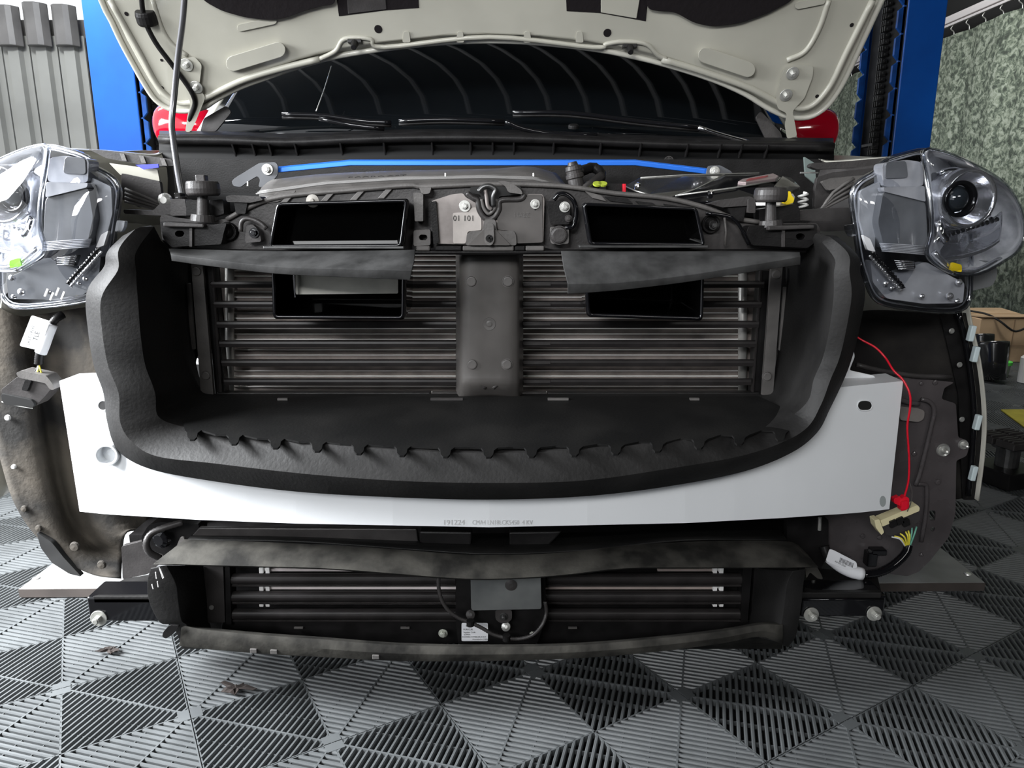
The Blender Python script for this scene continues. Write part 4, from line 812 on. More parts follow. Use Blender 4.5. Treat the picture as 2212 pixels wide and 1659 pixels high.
# brackets beside the latch
plate('guide_bracket', rnd([(893, 416), (908, 416), (914, 420), (914, 478), (896, 478)], 2), ycm-.034, .03, M_plas3, UP, bev=.002)
plate('guide_bracket', rnd([(905, 405), (932, 405), (928, 418), (912, 420)], 3), ycm-.024, .02, M_plas3, UP, bev=.002)
plate('slot_tab', rnd([(893, 497), (930, 495), (930, 530), (893, 532)], 5), ycm-.022, .012, M_plas3, UP, holes=[capsule(911, 513, 917, 513, 6)], bev=.002)
plate('black_bracket', rnd([(1180, 434), (1226, 434), (1232, 440), (1230, 484), (1190, 486)], 3), ycm-.028, .01, M_plas, UP, bev=.002)
tube('bracket_loop', [(1196, 432, ycm-.024), (1206, 420, ycm-.024), (1222, 419, ycm-.024), (1238, 432, ycm-.024), (1244, 450, ycm-.024), (1243, 475, ycm-.024), (1236, 490, ycm-.024), (1222, 492, ycm-.024)], .004, M_gloss, UP, k=4)
bolt('bracket_nut', W(1220, 447, ycm-.03), (0, -1, 0), .0088, M_zinc, UP, .006, .003)
bolt('bracket_nut', W(1228, 472, ycm-.03), (0, -1, 0), .006, M_plas2, UP, .004, .003)
plate('plug_square', rnd([(1188, 490), (1229, 490), (1229, 527), (1190, 527)], 6), ycm-.026, .01, M_plas3, UP, bev=.002)
rivet('plug_round', W(1208, 508, ycm-.026), .0125, M_plas2, UP, h=.004)
for (x0, x1, mm) in ((900, 930, M_plas3), (1000, 1110, M_plas3), (1135, 1175, M_plas3), (940, 998, M_plas), (1112, 1134, M_plas)): 
    p = W(x0, 536, ycm-.014); q = W(x1, 536, ycm-.014); MB().box((p+q)/2, (q.x-p.x, .02, .008)).build('sill_step', mm, UP, bev=.002)
tube('sill_bead', [(370, 541, ycm-.012), (700, 546, ycm-.014), (900, 545, ycm-.016), (1057, 545, ycm-.016), (1215, 544, ycm-.016), (1740, 543, ycm-.012)], .004, M_plas, UP, k=3)
for (cx, cy, nutx, nuty) in ((493, 500, 548, 503), (1535, 484, 1538, 487)):
    b = MB(); b.lathe(W(cx, cy, ycm-.004), (0, -1, 0), [(0, .016), (.005, .0145), (.004, .011), (.010, .0085), (.014, .006), (.014, 0)], 22); b.build('rubber_boss', M_plas, UP, smooth=False, bev=.0008)
q = rnd([(530, 488), (545, 484), (560, 498), (565, 522), (530, 526)], 5); plate('stay_bracket', q, ycm-.02, .012, M_plas2, UP, bev=.002)
bolt('stay_bolt', W(549, 503, ycm-.022), (0, -1, 0), .0085, M_gloss, UP, .006, .003)
bolt('stay_bolt', W(1541, 487, ycm-.016), (0, -1, 0), .0075, M_steel, UP, .005, .004)
tube('stay_loop', [(520, 500, ycm-.02), (522, 480, ycm-.02), (535, 472, ycm-.02), (560, 480, ycm-.02), (576, 494, ycm-.02)], .004, M_plas2, UP, k=4)
tube('stay_loop', [(1565, 470, ycm-.02), (1568, 500, ycm-.02), (1566, 530, ycm-.02)], .002, M_plas3, UP, k=1)
tube('stay_loop', [(1525, 460, ycm-.02), (1580, 470, ycm-.02), (1605, 500, ycm-.02), (1618, 528, ycm-.02)], .003, M_gloss, UP, k=4)
# ---- glossy intakes
def intake(name, ring, Yf, Yb, depth, lab, back=None, inner=None):
    it = part(name, lab, loc=W(*ring[0], Yf)); P = [W(x, y, Yf) for x, y in rnd(ring, 9, 4)]
    n = len(P); c = sum(P, Vector())/n
    q = []; 
    for (sc, dy) in ((1.0, 0.0), (1.035, .004), (1.03, .02), (1.0, depth)): q += [Vector((c.x+(p.x-c.x)*sc, p.y+dy, c.z+(p.z-c.z)*(1+(sc-1)*2.5))) for p in P]
    q2 = []
    for (sc, dy) in ((1.0, 0.0), (.985, .004), (.90, depth*.95)): q2 += [Vector((c.x+(p.x-c.x)*sc, p.y+dy, c.z+(p.z-c.z)*(1-(1-sc)*1.8))) for p in P]
    f = [(k*n+i, k*n+(i+1) % n, (k+1)*n+(i+1) % n, (k+1)*n+i) for k in range(3) for i in range(n)]
    mk('intake_body', q, f, M_gloss, it, smooth=True)
    f = [(k*n+i, k*n+(i+1) % n, (k+1)*n+(i+1) % n, (k+1)*n+i) for k in range(2) for i in range(n)]+[tuple(range(2*n, 3*n))]
    o = mk('intake_throat', q2, f, mat('throat_black', (.0012, .0012, .0012), .06, spec=.25), it, smooth=False)
    MB().tube(P, .0028, 8, closed=True).build('intake_lip', M_gloss, it, smooth=True); return it
intake('air_intake', [(602, 441), (878, 433), (866, 530), (584, 532)], ycm-.055, 0, .05, 'glossy black intake mouth at the left above the radiator')
intake('air_intake', [(1262, 441), (1503, 451), (1520, 529), (1276, 526)], ycm-.055, 0, .05, 'glossy black intake mouth at the right above the radiator')
for (x0, x1, y) in ((575, 875, 534), (1250, 1525, 532)): p = W(x0, y, ycm-.046); q = W(x1, y, ycm-.046); MB().box((p+q)/2, (q.x-p.x, .03, .004)).build('intake_ledge', M_steel, UP, bev=.001)
def duct(ring, lab, shine):
    it = intake('air_duct', ring, 1.22, 0, .12, lab); xs = [p[0] for p in ring]; x0, x1 = min(xs), max(xs)
    if shine:
        plate('duct_inner_wall', rnd([(x0+46, 585), (x1-12, 585), (x1-12, 634), (x0+50, 636)], 3), lambda px, py, d: W(px, py, 1.245+d+.00012*(px-x0)), .003, mat('duct_wall_reflection', (.80, .79, .72), .22, metal=.1, bump=.6, bs=12, var=.2), it, bev=.001, label='inner wall of the duct with a bright reflection painted in')  # a reflection in the duct, put into this wall's pale colour
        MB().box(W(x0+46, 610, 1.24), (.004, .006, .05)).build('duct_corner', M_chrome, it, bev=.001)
    return it
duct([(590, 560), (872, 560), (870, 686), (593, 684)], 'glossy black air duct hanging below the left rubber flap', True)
duct([(1266, 560), (1518, 560), (1515, 688), (1272, 680)], 'glossy black air duct hanging below the right rubber flap', False)
# ---- rubber flaps
loft('rubber_flap', [[(365, 541, 1.215), (450, 543, 1.21), (600, 546, 1.205), (760, 545, 1.205), (897, 543, 1.205)], [(368, 548, 1.19), (450, 558, 1.18), (600, 566, 1.165), (760, 570, 1.16), (895, 568, 1.155)], [(370, 552, 1.17), (450, 562, 1.16), (600, 578, 1.14), (760, 583, 1.13), (890, 586, 1.125)], [(372, 560, 1.172), (450, 571, 1.162), (600, 588, 1.142), (760, 596, 1.132), (886, 601, 1.13)], [(372, 558, 1.19), (450, 570, 1.18), (600, 586, 1.16), (760, 594, 1.15), (886, 596, 1.15)]],
     M_foam2, car, nu=5, nv=1, sol=.003, bev=.003, label='dusty rubber flap hanging over the left duct')
loft('rubber_flap', [[(1212, 545, 1.205), (1330, 546, 1.205), (1480, 546, 1.205), (1620, 546, 1.21), (1728, 548, 1.215)], [(1217, 580, 1.16), (1330, 585, 1.16), (1480, 575, 1.165), (1620, 560, 1.18), (1728, 552, 1.19)], [(1226, 614, 1.125), (1330, 612, 1.13), (1480, 596, 1.14), (1620, 574, 1.16), (1728, 556, 1.175)], [(1226, 631, 1.13), (1330, 624, 1.133), (1480, 606, 1.143), (1620, 584, 1.163), (1728, 568, 1.18)], [(1228, 628, 1.15), (1330, 620, 1.15), (1480, 603, 1.16), (1620, 581, 1.18), (1728, 566, 1.19)]],
     M_foam2, car, nu=5, nv=1, sol=.003, bev=.003, label='dusty rubber flap hanging over the right duct')
# ---- engine bay
eb = loft('engine_cover', [[(560, 432, 1.36), (700, 420, 1.36), (860, 408, 1.36), (1057, 402, 1.36), (1160, 402, 1.36), (1222, 404, 1.36)], [(566, 410, 1.42), (700, 392, 1.42), (860, 384, 1.42), (1057, 380, 1.42), (1150, 380, 1.42), (1215, 396, 1.42)], [(590, 392, 1.52), (700, 380, 1.54), (860, 373, 1.54), (1057, 369, 1.54), (1140, 364, 1.54), (1200, 378, 1.52)], [(600, 400, 1.60), (700, 392, 1.62), (860, 386, 1.62), (1057, 382, 1.62), (1140, 378, 1.62), (1200, 392, 1.60)]],
          M_plas3, car, nu=5, nv=4, sol=.004, label='grey plastic engine cover with fine ribs')
def ecp(u, t):      # point on the cover's visible slope
    a = [(566, 412, 1.415), (700, 394, 1.415), (860, 385, 1.415), (1057, 381, 1.415), (1150, 382, 1.415), (1210, 397, 1.415)]
    b = [(590, 393, 1.515), (700, 381, 1.535), (860, 374, 1.535), (1057, 370, 1.535), (1140, 366, 1.535), (1196, 379, 1.515)]
    s = u*5; i = min(4, int(s)); f = s-i; p = W(*a[i]).lerp(W(*a[i+1]), f); q = W(*b[i]).lerp(W(*b[i+1]), f); return p.lerp(q, t)
for k in range(12):
    t = -.45+k*.13; P = [ecp(u/24, t)+Vector((0, -.002, .002)) for u in range(25)]; MB().tube(P, .0014, 6).build('cover_rib', mat('cover_rib_grey', (.2, .195, .19), .35), eb, smooth=True)
lab_v = []
text('cover_lettering', 'ECOBOOST', lambda px, py, d: W(px, py, 1.415)+Vector((0, 0, .004)), M_plas, eb, 15, 815, 390, ang=-.04, squash=1.6)
for x in (963, 1153): MB().cyl(W(x, 392, 1.40), W(x, 374, 1.40), .0022).box(W(x+2, 385, 1.40), (.006, .003, .002)).build('cover_pin', M_zinc, eb)
# brace
br = part('strut_brace', 'bright blue strut brace bar across the engine bay', loc=W(1057, 350, 1.6))
YB = 1.60; P = [W(602, 367, YB), W(758, 352, YB), W(1372, 352, YB), W(1530, 371, YB)]
b = MB(); prof = [(-.007, -.0055), (-.007, .0035), (-.004, .0065), (.006, .0065), (.006, -.0055)]; q = []
for p in P:
    for (a, z) in prof: q.append(p+Vector((0, a, z)))
n = 5; b.add(q, [(k*n+i, k*n+(i+1) % n, (k+1)*n+(i+1) % n, (k+1)*n+i) for k in range(3) for i in range(n)]+[tuple(range(n)), tuple(range(3*n, 4*n))]).build('brace_bar', M_brace, br, bev=.0012)
s = plate('brace_bracket', rnd([(500, 392), (508, 384), (560, 352), (594, 350), (600, 356), (600, 378), (586, 394), (576, 404), (558, 404), (562, 388), (556, 380), (536, 392), (520, 404), (504, 402)], 4), YB-.02, .005, mat('grey_bracket', (.10, .105, .115), .5, var=.2), br, bev=.001, label='dark grey bracket with a forked foot')
bolt('brace_bolt', W(578, 366, YB-.021), (0, -1, 0), .0115, M_zinc, br, .0075, .005)
plate('brace_bracket', rnd([(1526, 372), (1530, 358), (1556, 357), (1580, 370), (1584, 378), (1526, 380)], 4), YB-.02, .005, MATS['grey_bracket'], br, bev=.001)
bolt('brace_bolt', W(1544, 370, YB-.021), (0, -1, 0), .0105, M_zinc, br, .007, .005)
MB().cyl(W(536, 402, 1.5), W(536, 392, 1.5), .0025).build('stud', M_zinc, br)
# oil filler, hoses
of = part('filler_neck', 'black ribbed filler neck behind the crossmember', loc=W(1240, 400, 1.38))
b = MB(); p0 = W(1247, 410, 1.40); p1 = W(1236, 350, 1.40); ax = p1-p0; L_ = ax.length
b.lathe(p0, ax, [(0, .015), (L_*.4, .014), (L_*.42, .0165), (L_*.55, .0165), (L_*.57, .0145), (L_*.68, .0145), (L_*.70, .0155), (L_*.85, .0145), (L_*.87, .010), (L_, .008), (L_, 0)], 20); b.build('filler_stem', M_plas2, of, smooth=False, bev=.0006)
tube('breather_hose', [(1252, 372, 1.43), (1280, 362, 1.45), (1298, 375, 1.44), (1290, 395, 1.42), (1266, 410, 1.40)], .010, M_plas, of, n=12, k=5, ridge=.001)
tube('breather_hose', [(1300, 380, 1.42), (1278, 396, 1.40), (1262, 412, 1.38)], .009, M_plas2, of, n=10, k=6, ridge=.001)
for x in (1290, 1302): MB().lathe(W(x, 399, 1.385), (0, -.6, 1), [(0, .008), (.003, .008), (.003, 0)], 14).build('yellow_cap', mat('green_yellow', (.35, .42, .04), .5), of)
# airbox with dark glossy faceted lid
ab = part('air_box', 'glossy black faceted air box lid at the right of the engine bay', loc=W(1550, 400, 1.4))
def facet(name, pts, m, **k):
    v = [W(*p) for p in pts]; n = len(v); v2 = [p+Vector((0, .002, -.006)) for p in v]
    return mk(name, v+v2, [tuple(range(n)), tuple(range(n, 2*n))]+[(i, (i+1) % n, n+(i+1) % n, n+i) for i in range(n)], m, ab, bev=.0008, **k)
facet('lid_facet', [(1348, 402, 1.44), (1384, 383, 1.50), (1480, 378, 1.56), (1566, 376, 1.56), (1500, 408, 1.42), (1452, 424, 1.37), (1398, 420, 1.37)], mat('satin_black_lid', (.035, .034, .032), .22, coat=.6))
facet('lid_facet', [(1452, 424, 1.37), (1500, 408, 1.42), (1566, 376, 1.56), (1660, 374, 1.55), (1690, 384, 1.50), (1680, 392, 1.46), (1588, 406, 1.40)], M_gloss)
facet('lid_facet', [(1680, 390, 1.46), (1690, 380, 1.50), (1710, 384, 1.50), (1729, 403, 1.42), (1712, 412, 1.40), (1672, 402, 1.40)], mat('satin_black_lid', (.035, .034, .032), .22))
facet('lid_side', [(1452, 425, 1.37), (1588, 407, 1.40), (1672, 402, 1.40), (1660, 432, 1.38), (1560, 436, 1.36), (1470, 436, 1.36)], M_gloss)
tube('lid_edge', [(1460, 423, 1.366), (1500, 410, 1.415), (1566, 377, 1.555)], .0016, M_zinc, ab, k=1, n=6); tube('lid_edge', [(1464, 422, 1.365), (1590, 405, 1.395), (1680, 390, 1.45)], .0016, M_zinc, ab, k=1, n=6)
tube('lid_edge', [(1384, 384, 1.495), (1480, 378, 1.555), (1640, 374, 1.55)], .0015, M_zinc, ab, k=1, n=6); tube('lid_edge', [(1340, 398, 1.44), (1372, 412, 1.40), (1400, 420, 1.368)], .0015, M_zinc, ab, k=1, n=6)
facet('badge', [(1594, 392, 1.43), (1604, 386, 1.44), (1670, 374, 1.47), (1682, 380, 1.46), (1676, 385, 1.44), (1612, 394, 1.42)], mat('badge_grey', (.32, .26, .26), .35, metal=.5), label='small grey badge with a faded red bar')
facet('badge_bar', [(1612, 388, 1.425), (1618, 385, 1.43), (1660, 378, 1.455), (1654, 382, 1.45)], mat('faded_red', (.35, .1, .1), .4))
for (x, y, Yq) in ((1377, 401, 1.43), (1535, 417, 1.38)): MB().lathe(W(x, y, Yq), (0, -.7, .7), [(0, .006), (.003, .0058), (.005, .003), (.005, 0)], 14).build('lid_screw', M_chrome, ab)
MB().box(W(1348, 407, 1.40), (.006, .01, .016)).build('red_tab', M_redp, ab, bev=.001)
MB().box(W(1330, 404, 1.41), (.035, .01, .012)).build('tab_block', M_plas, ab)
# bonnet rests (rubber buffers)
for sd, (x, y0, y1, r) in ((-1, (438, 388, 478, 34)), (1, (1665, 402, 490, 34))):
    st = part('bonnet_rest', 'round black rubber bonnet buffer on a stem, '+('left' if sd < 0 else 'right')+' end of the crossmember', loc=W(x, y1, 1.24)); Yq = 1.245
    p = W(x, y0+16, Yq); R_ = r/F*1.26
    MB().lathe(p+Vector((0, 0, -.014)), (0, 0, 1), [(0, 0), (0, R_*.86), (.003, R_*.97), (.011, R_), (.019, R_*.97), (.023, R_*.9), (.024, 0)], 32).build('buffer_head', M_plas2, st, smooth=False, bev=.001)
    if sd < 0: MB().box(W(x-2, y0-2, Yq), (.016, .016, .012)).build('buffer_tab', M_plas2, st, bev=.002)
    MB().cyl(W(x, y0+26, Yq), W(x, y1, Yq), .008, .010).cyl(W(x, y1-14, Yq), W(x, y1, Yq), .018, .020, 20).build('buffer_stem', M_plas2, st, smooth=False)
# clutter on the ends of the crossmember
for pts, Yq, m in (([(368, 430), (400, 430), (404, 466), (368, 466)], 1.26, M_plas2), ([(402, 432), (432, 432), (432, 464), (402, 466)], 1.255, M_plas), ([(452, 432), (482, 430), (484, 462), (452, 470)], 1.27, M_plas), ([(487, 424), (500, 421), (560, 424), (568, 432), (540, 438), (490, 436)], 1.245, M_plas2), ([(505, 436), (535, 436), (530, 462), (510, 462)], 1.25, M_plas),
                   ([(1532, 440), (1560, 432), (1620, 424), (1632, 430), (1622, 444), (1560, 448)], 1.245, M_plas2), ([(1570, 446), (1612, 446), (1606, 478), (1590, 478)], 1.25, M_plas), ([(1616, 430), (1632, 430), (1632, 460), (1616, 460)], 1.24, M_plas2), ([(1640, 452), (1720, 440), (1728, 452), (1728, 478), (1640, 482)], 1.26, M_plas)):
    plate('clip_block', rnd(pts, 3), Yq, .03, m, UP, bev=.002)
wc = part('washer_filler', 'white washer bottle neck with a yellow cap', loc=W(1690, 430, 1.33))
MB().lathe(W(1672, 444, 1.34), (0, 0, 1), [(0, .03), (.014, .034), (.020, .030), (.022, 0)], 24).build('bottle_neck', M_white, wc, smooth=False)
plate('yellow_cap', rnd([(1694, 414), (1708, 413), (1710, 422), (1716, 428), (1714, 438), (1700, 442), (1692, 438), (1698, 426)], 3), 1.30, .012, M_yel, wc, bev=.002, label='yellow cap with a pull tab')
b = MB(); P = [W(1735+10*math.sin(i*.9), 416+i*1.7, 1.33+.004*math.cos(i*.9)) for i in range(20)]; b.tube(P, .0022, 6).build('coiled_wire', M_ww, wc, smooth=True)
MB().lathe(W(358, 432, 1.33), (0, -1, 0), [(0, .012), (.006, .011), (.010, .006), (.010, 0)], 18).build('clip_ball', M_zinc, UP)
# inner wing clutter, left and right
LW = part('left_inner_rail', 'dark slotted trim and brackets behind the left headlamp', loc=W(300, 400, 1.4))
plate('slotted_trim', rnd([(190, 322), (240, 326), (330, 338), (370, 344), (378, 358), (330, 360), (230, 342)], 4), 1.46, .02, M_plas2, LW, bev=.002)
for x in (258, 300, 345): plate('trim_gap', [(x, 330+(x-250)*.12), (x+10, 331+(x-250)*.12), (x+16, 347+(x-250)*.12), (x+6, 346+(x-250)*.12)], 1.455, .003, M_plas3, LW, bev=.0004)
plate('cream_bracket', rnd([(235, 352), (340, 366), (345, 392), (260, 378)], 3), 1.43, .006, M_cream_in, LW, bev=.002)
plate('blue_strip', [(292, 356), (342, 354), (343, 362), (310, 366)], 1.42, .003, mat('blue_tape', (.05, .06, .6), .5), LW, bev=.0005, label='short blue strip')
plate('inner_panel', rnd([(262, 374), (345, 392), (352, 445), (300, 448), (262, 430)], 4), 1.40, .01, M_plas2, LW, bev=.002)
for k in range(4): tube('inner_rib', [(270, 408+k*9, 1.385), (310, 424+k*7, 1.385), (348, 440+k*5, 1.385)], .003, M_plas3, LW, k=2, n=6)
RWg = part('right_inner_rail', 'dark slotted trim and brackets behind the right headlamp', loc=W(1800, 400, 1.4))
plate('slotted_trim', rnd([(1755, 352), (1830, 348), (1920, 340), (1922, 352), (1850, 362), (1765, 366), (1750, 360)], 4), 1.46, .02, M_plas2, RWg, bev=.002)
plate('inner_panel', rnd([(1765, 384), (1800, 372), (1890, 362), (1900, 380), (1850, 420), (1760, 452), (1760, 410)], 4), 1.42, .01, M_plas2, RWg, bev=.002)
plate('inner_panel', rnd([(1775, 392), (1800, 384), (1870, 378), (1850, 396), (1790, 412)], 4), 1.40, .01, M_plas3, RWg, bev=.002)
for k in range(4): tube('inner_rib', [(1762+4*k, 460-k*2, 1.385), (1800, 440-k*8, 1.385), (1845, 418-k*11, 1.385)], .003, M_plas3, RWg, k=2, n=6)
plate('cream_bracket', rnd([(1737, 338), (1760, 352), (1764, 400), (1740, 380)], 3), 1.60, .006, mat('grey_green_paint', (.16, .2, .19), .5), RWg, bev=.002)
MB().box(W(1748, 373, 1.5), (.035, .004, .003)).build('rail_edge', M_zinc, RWg)
# ---- headlamps
def mir(px): return 2098-px
def headlamp(sd):
    fx = (lambda x: x) if sd > 0 else mir
    dy = 0 if sd > 0 else -9
    lab = 'clear headlamp unit at the right, nose of the leafy curtain side, chrome bowls inside' if sd > 0 else 'clear headlamp unit cut by the left edge of the photo, glaring in daylight'
    lab = 'headlamp unit with a clear outer lens at the '+('right' if sd > 0 else 'left')+' of the car'
    hp = part('headlamp', lab, loc=W(fx(2000), 500, 1.2))
    def X(p): return (fx(p[0]), p[1]+dy)+tuple(p[2:])
    def dome(name, out, Ye, bulge, m, cx, cy, rings=9, sol=0, pw=.5):
        P = cr([Vector((a, b)) for a, b in out], 4, True); n = len(P); vs = []; fs = []
        for k in range(rings):
            s = 1-k/rings
            for p in P:
                x = cx+(p.x-cx)*s; y = cy+(p.y-cy)*s; Yy = (Ye(x) if callable(Ye) else Ye)-bulge*(1-s**2)**pw; vs.append(W(*X((x, y)), Yy))
        vs.append(W(*X((cx, cy)), (Ye(cx) if callable(Ye) else Ye)-bulge)); c = len(vs)-1
        for k in range(rings-1):
            for i in range(n): fs.append((k*n+i, k*n+(i+1) % n, (k+1)*n+(i+1) % n, (k+1)*n+i))
        for i in range(n): fs.append(((rings-1)*n+i, (rings-1)*n+(i+1) % n, c))
        return mk(name, vs, fs, m, hp, smooth=True, sol=sol)
    ye = lambda x: 1.24+.16*max(0, (x-1850)/360)**1.5
    low = [(1846, 405), (1862, 388), (1890, 372), (1908, 350), (1950, 335), (1995, 326), (2040, 340), (2080, 400), (2095, 500), (2096, 610), (2090, 655), (2060, 672), (1985, 668), (1912, 656), (1886, 638), (1872, 606), (1858, 560), (1848, 490), (1840, 430)]
    # housing: dark tub behind, with wall
    P = cr([Vector(p) for p in low], 3, True); n = len(P); vs = [W(*X((p.x, p.y)), ye(p.x)+.006) for p in P]+[W(*X((1975+(p.x-1975)*.93, 500+(p.y-500)*.93)), ye(p.x)+.10) for p in P]
    mk('lamp_housing', vs, [(i, (i+1) % n, n+(i+1) % n, n+i) for i in range(n)]+[tuple(range(n, 2*n))], mat('lamp_tub', (.10, .102, .112), .35, var=.3, vs=14, coat=.3), hp, smooth=False, sol=.002, label='dark lamp housing')
    # flange around the lens
    MB().tube([W(*X((p.x, p.y)), ye(p.x)) for p in P], .0050, 8, closed=True).build('lens_flange', M_lensrim, hp, smooth=True, label='clear plastic rim')
    MB().tube([W(*X((1975+(p.x-1975)*.955, 500+(p.y-500)*.965)), ye(p.x)-.008) for p in P], .0016, 6, closed=True).build('lens_seam', M_lampgr, hp, smooth=True)
    # inner bezels
    def pl(name, pts, Yq, th, m, r=6, bev=.003, **k): return plate(name, rnd([X(p) for p in pts], r), Yq+.0, th, m, hp, bev=bev, **k)
    pl('lower_bezel', [(1908, 412), (2000, 436), (2006, 545), (1910, 540), (1896, 480)], 1.205, .03, M_lampdk, 10, .006)
    for k in range(6): tube('bezel_rib', [X((1900+k, 526+k*3.2, 1.203)), X((1955, 529+k*3.4, 1.203)), X((2003, 533+k*3.4, 1.205))], .0012, M_lampgr, hp, k=2, n=6)
    pl('upper_bezel', [(1906, 352), (1960, 345), (1992, 350), (1996, 402), (1908, 404)], 1.215, .03, M_lampgr, 10, .006)
    pl('bezel_window', [(1914, 350), (1958, 347), (1962, 384), (1912, 386)], 1.212, .004, M_lampdk, 8, .001)
    pl('bezel_ledge', [(1908, 404), (1998, 402), (2000, 436), (1910, 414)], 1.20, .02, M_lampgr, 4, .003)
    pl('inner_wedge', [(1858, 412), (1900, 392), (1905, 415), (1892, 480), (1890, 545), (1868, 520), (1855, 470)], 1.225, .01, mat('clear_grey_wedge', (.30, .31, .33), .25, coat=.6, var=.2, vs=20), 6, .003)
    pl('white_block', [(1864, 507), (1880, 516), (1892, 545), (1874, 540)], 1.215, .008, M_white, 3, .002)
    # lower chamber: fog of clear ribs, wavy cable, clips
    pl('lower_chamber', [(1880, 560), (1930, 590), (2000, 565), (2060, 600), (2084, 610), (2080, 655), (1995, 656), (1915, 645), (1885, 610)], 1.222, .02, M_lampgr if sd > 0 else M_lampdk, 8, .005)
    P2 = [X((1884+i*1.75, 545+i*1.95+2*math.sin(i*2.2), 1.205)) for i in range(40)]
    tube('corrugated_lead', P2, .0035, M_gloss, hp, k=2, n=8, ridge=.0014)
    tube('corrugated_lead', [(x+(-6 if sd > 0 else 6), y+7, Y) for x, y, Y in P2], .0028, M_refl, hp, k=2, n=6, ridge=.0012)
    for (x, y, s_) in ((1912, 612, 6), (1925, 622, 5), (1990, 640, 6), (2050, 640, 9), (2070, 610, 8), (2066, 650, 6)):
        MB().lathe(W(*X((x, y)), 1.212), (0, -1, .2), [(0, s_/F), (.004, s_/F), (.005, s_*.5/F), (.008, s_*.4/F), (.008, 0)], 12).build('lamp_clip', M_refl, hp)
    pl('lower_louvre', [(1930, 560), (1975, 563), (1978, 580), (1938, 585)], 1.208, .01, M_gloss, 4, .002)
    for k in range(5): tube('louvre_fin', [X((1932+k*2, 563+k*4.5, 1.2)), X((1975, 566+k*3.6, 1.2))], .0009, M_refl, hp, k=1, n=5)
    # main bowl, projector
    big0 = [(2000, 330), (2030, 330), (2082, 349), (2143, 381), (2181, 414), (2204, 459), (2209, 505), (2196, 537), (2170, 558), (2113, 587), (2050, 586), (2006, 550), (2014, 500), (2014, 440), (2003, 380)]
    Pb = cr([Vector(p) for p in big0], 3, True); nb = len(Pb); yb = lambda x: 1.216+.10*max(0, (x-1996)/216)
    vs = [W(*X((p.x, p.y)), yb(p.x)+.004) for p in Pb]+[W(*X((2090+(p.x-2090)*.9, 460+(p.y-460)*.9)), yb(p.x)+.06) for p in Pb]+[W(*X((2080+(p.x-2080)*.5, 450+(p.y-450)*.5)), yb(p.x)+.10) for p in Pb]
    mk('reflector_shell', vs, [(k*nb+i, k*nb+(i+1) % nb, (k+1)*nb+(i+1) % nb, (k+1)*nb+i) for k in range(2) for i in range(nb)]+[tuple(range(2*nb, 3*nb))], mat('silvered_shell', (.72, .73, .77), .25, metal=.0, var=.35, vs=22, bump=.4, bs=40), hp, smooth=True, sol=.002)
    def disc(name, px, py, Yq, prof, m, axd=(.12*sd, -1, 0), n=36): return MB().lathe(W(*X((px, py)), Yq), axd, prof, n).build(name, m, hp, smooth=True)
    disc('projector_bowl', 2066, 430, 1.27, [(.0, .012), (.008, .028), (.03, .040), (.034, .042), (.034, .046), (-.01, .050)], M_refl)
    disc('projector_ring', 2062, 430, 1.245, [(0, .024), (.010, .029), (.016, .029), (.018, .024), (.006, .022)], M_gloss)
    disc('projector_lens', 2060, 430, 1.242, [(0, .022), (.010, .020), (.018, .013), (.021, .006), (.022, 0)], mat('projector_glass', (.02, .025, .03), .04, coat=1))
    pl('main_bezel', [(2014, 372), (2076, 372), (2092, 392), (2108, 430), (2120, 470), (2040, 492), (2016, 470), (2018, 420)], 1.275, .012, M_lampdk, 10, .004)
    # second chamber below: long chrome reflector with scallops
    vs = []; fs = []; cols = 12
    base_r = [(2030, 520), (2052, 512), (2080, 508), (2110, 500), (2140, 488), (2165, 470)]
    loft('indicator_reflector', [[X((x, y-12, 1.275+.0004*(x-2030))) for x, y in base_r], [X((x, y+12, 1.305+.0004*(x-2030))) for x, y in base_r], [X((x-6, y+50, 1.25+.0004*(x-2030))) for x, y in base_r]], M_refl, hp, nu=5, nv=4, sol=.002)
    for k in range(12): 
        x = 2036+k*10.5; y = 512-k*3.4; MB().lathe(W(*X((x, y)), 1.262+.0004*(x-2030)), (0, -1, .3), [(0, .0045), (.003, .004), (.004, 0)], 10).build('reflector_bead', M_chrome, hp)
    for k in range(11):
        x = 2090+k*5; y = 378+k*9.5; MB().lathe(W(*X((x, y)), 1.262+.0004*(x-2030)), (0, -1, .3), [(0, .004), (.003, .003), (.004, 0)], 8).build('reflector_bead', M_chrome, hp)
    tube('chrome_bar', [X((2026, 478, 1.245)), X((2036, 505, 1.245)), X((2046, 520, 1.245))], .006, M_chrome, hp, k=3)
    tube('chrome_strip', [X((2030, 372, 1.26)), X((2060, 366, 1.265)), X((2095, 374, 1.275))], .004, M_chrome, hp, k=4)
    tube('chrome_strip', [X((2016, 545, 1.235)), X((2060, 582, 1.25)), X((2110, 585, 1.28)), X((2160, 560, 1.31))], .005, M_refl, hp, k=4)
    pl('marker_patch', [(2056, 566), (2078, 572), (2078, 588), (2052, 584)], 1.235, .004, M_yel if sd > 0 else M_green, 4, .001, label='yellow patch' if sd > 0 else 'green patch')
    # divider ridge and lenses
    tube('lens_ridge', [X((1992, 326, 1.215)), X((2000, 380, 1.19)), X((2010, 440, 1.178)), X((2012, 500, 1.178)), X((2002, 548, 1.19)), X((2030, 575, 1.20)), X((2060, 592, 1.23))], .0036, M_lensrim, hp, k=5)
    dome('outer_lens', low, lambda x: ye(x)-.002, .055, M_lens, 1960, 500, pw=.45)
    big = [(1996, 326), (2030, 326), (2082, 345), (2145, 377), (2184, 411), (2208, 459), (2214, 505), (2200, 540), (2172, 562), (2113, 592), (2050, 590), (2004, 552), (2012, 500), (2012, 440), (2000, 380)]
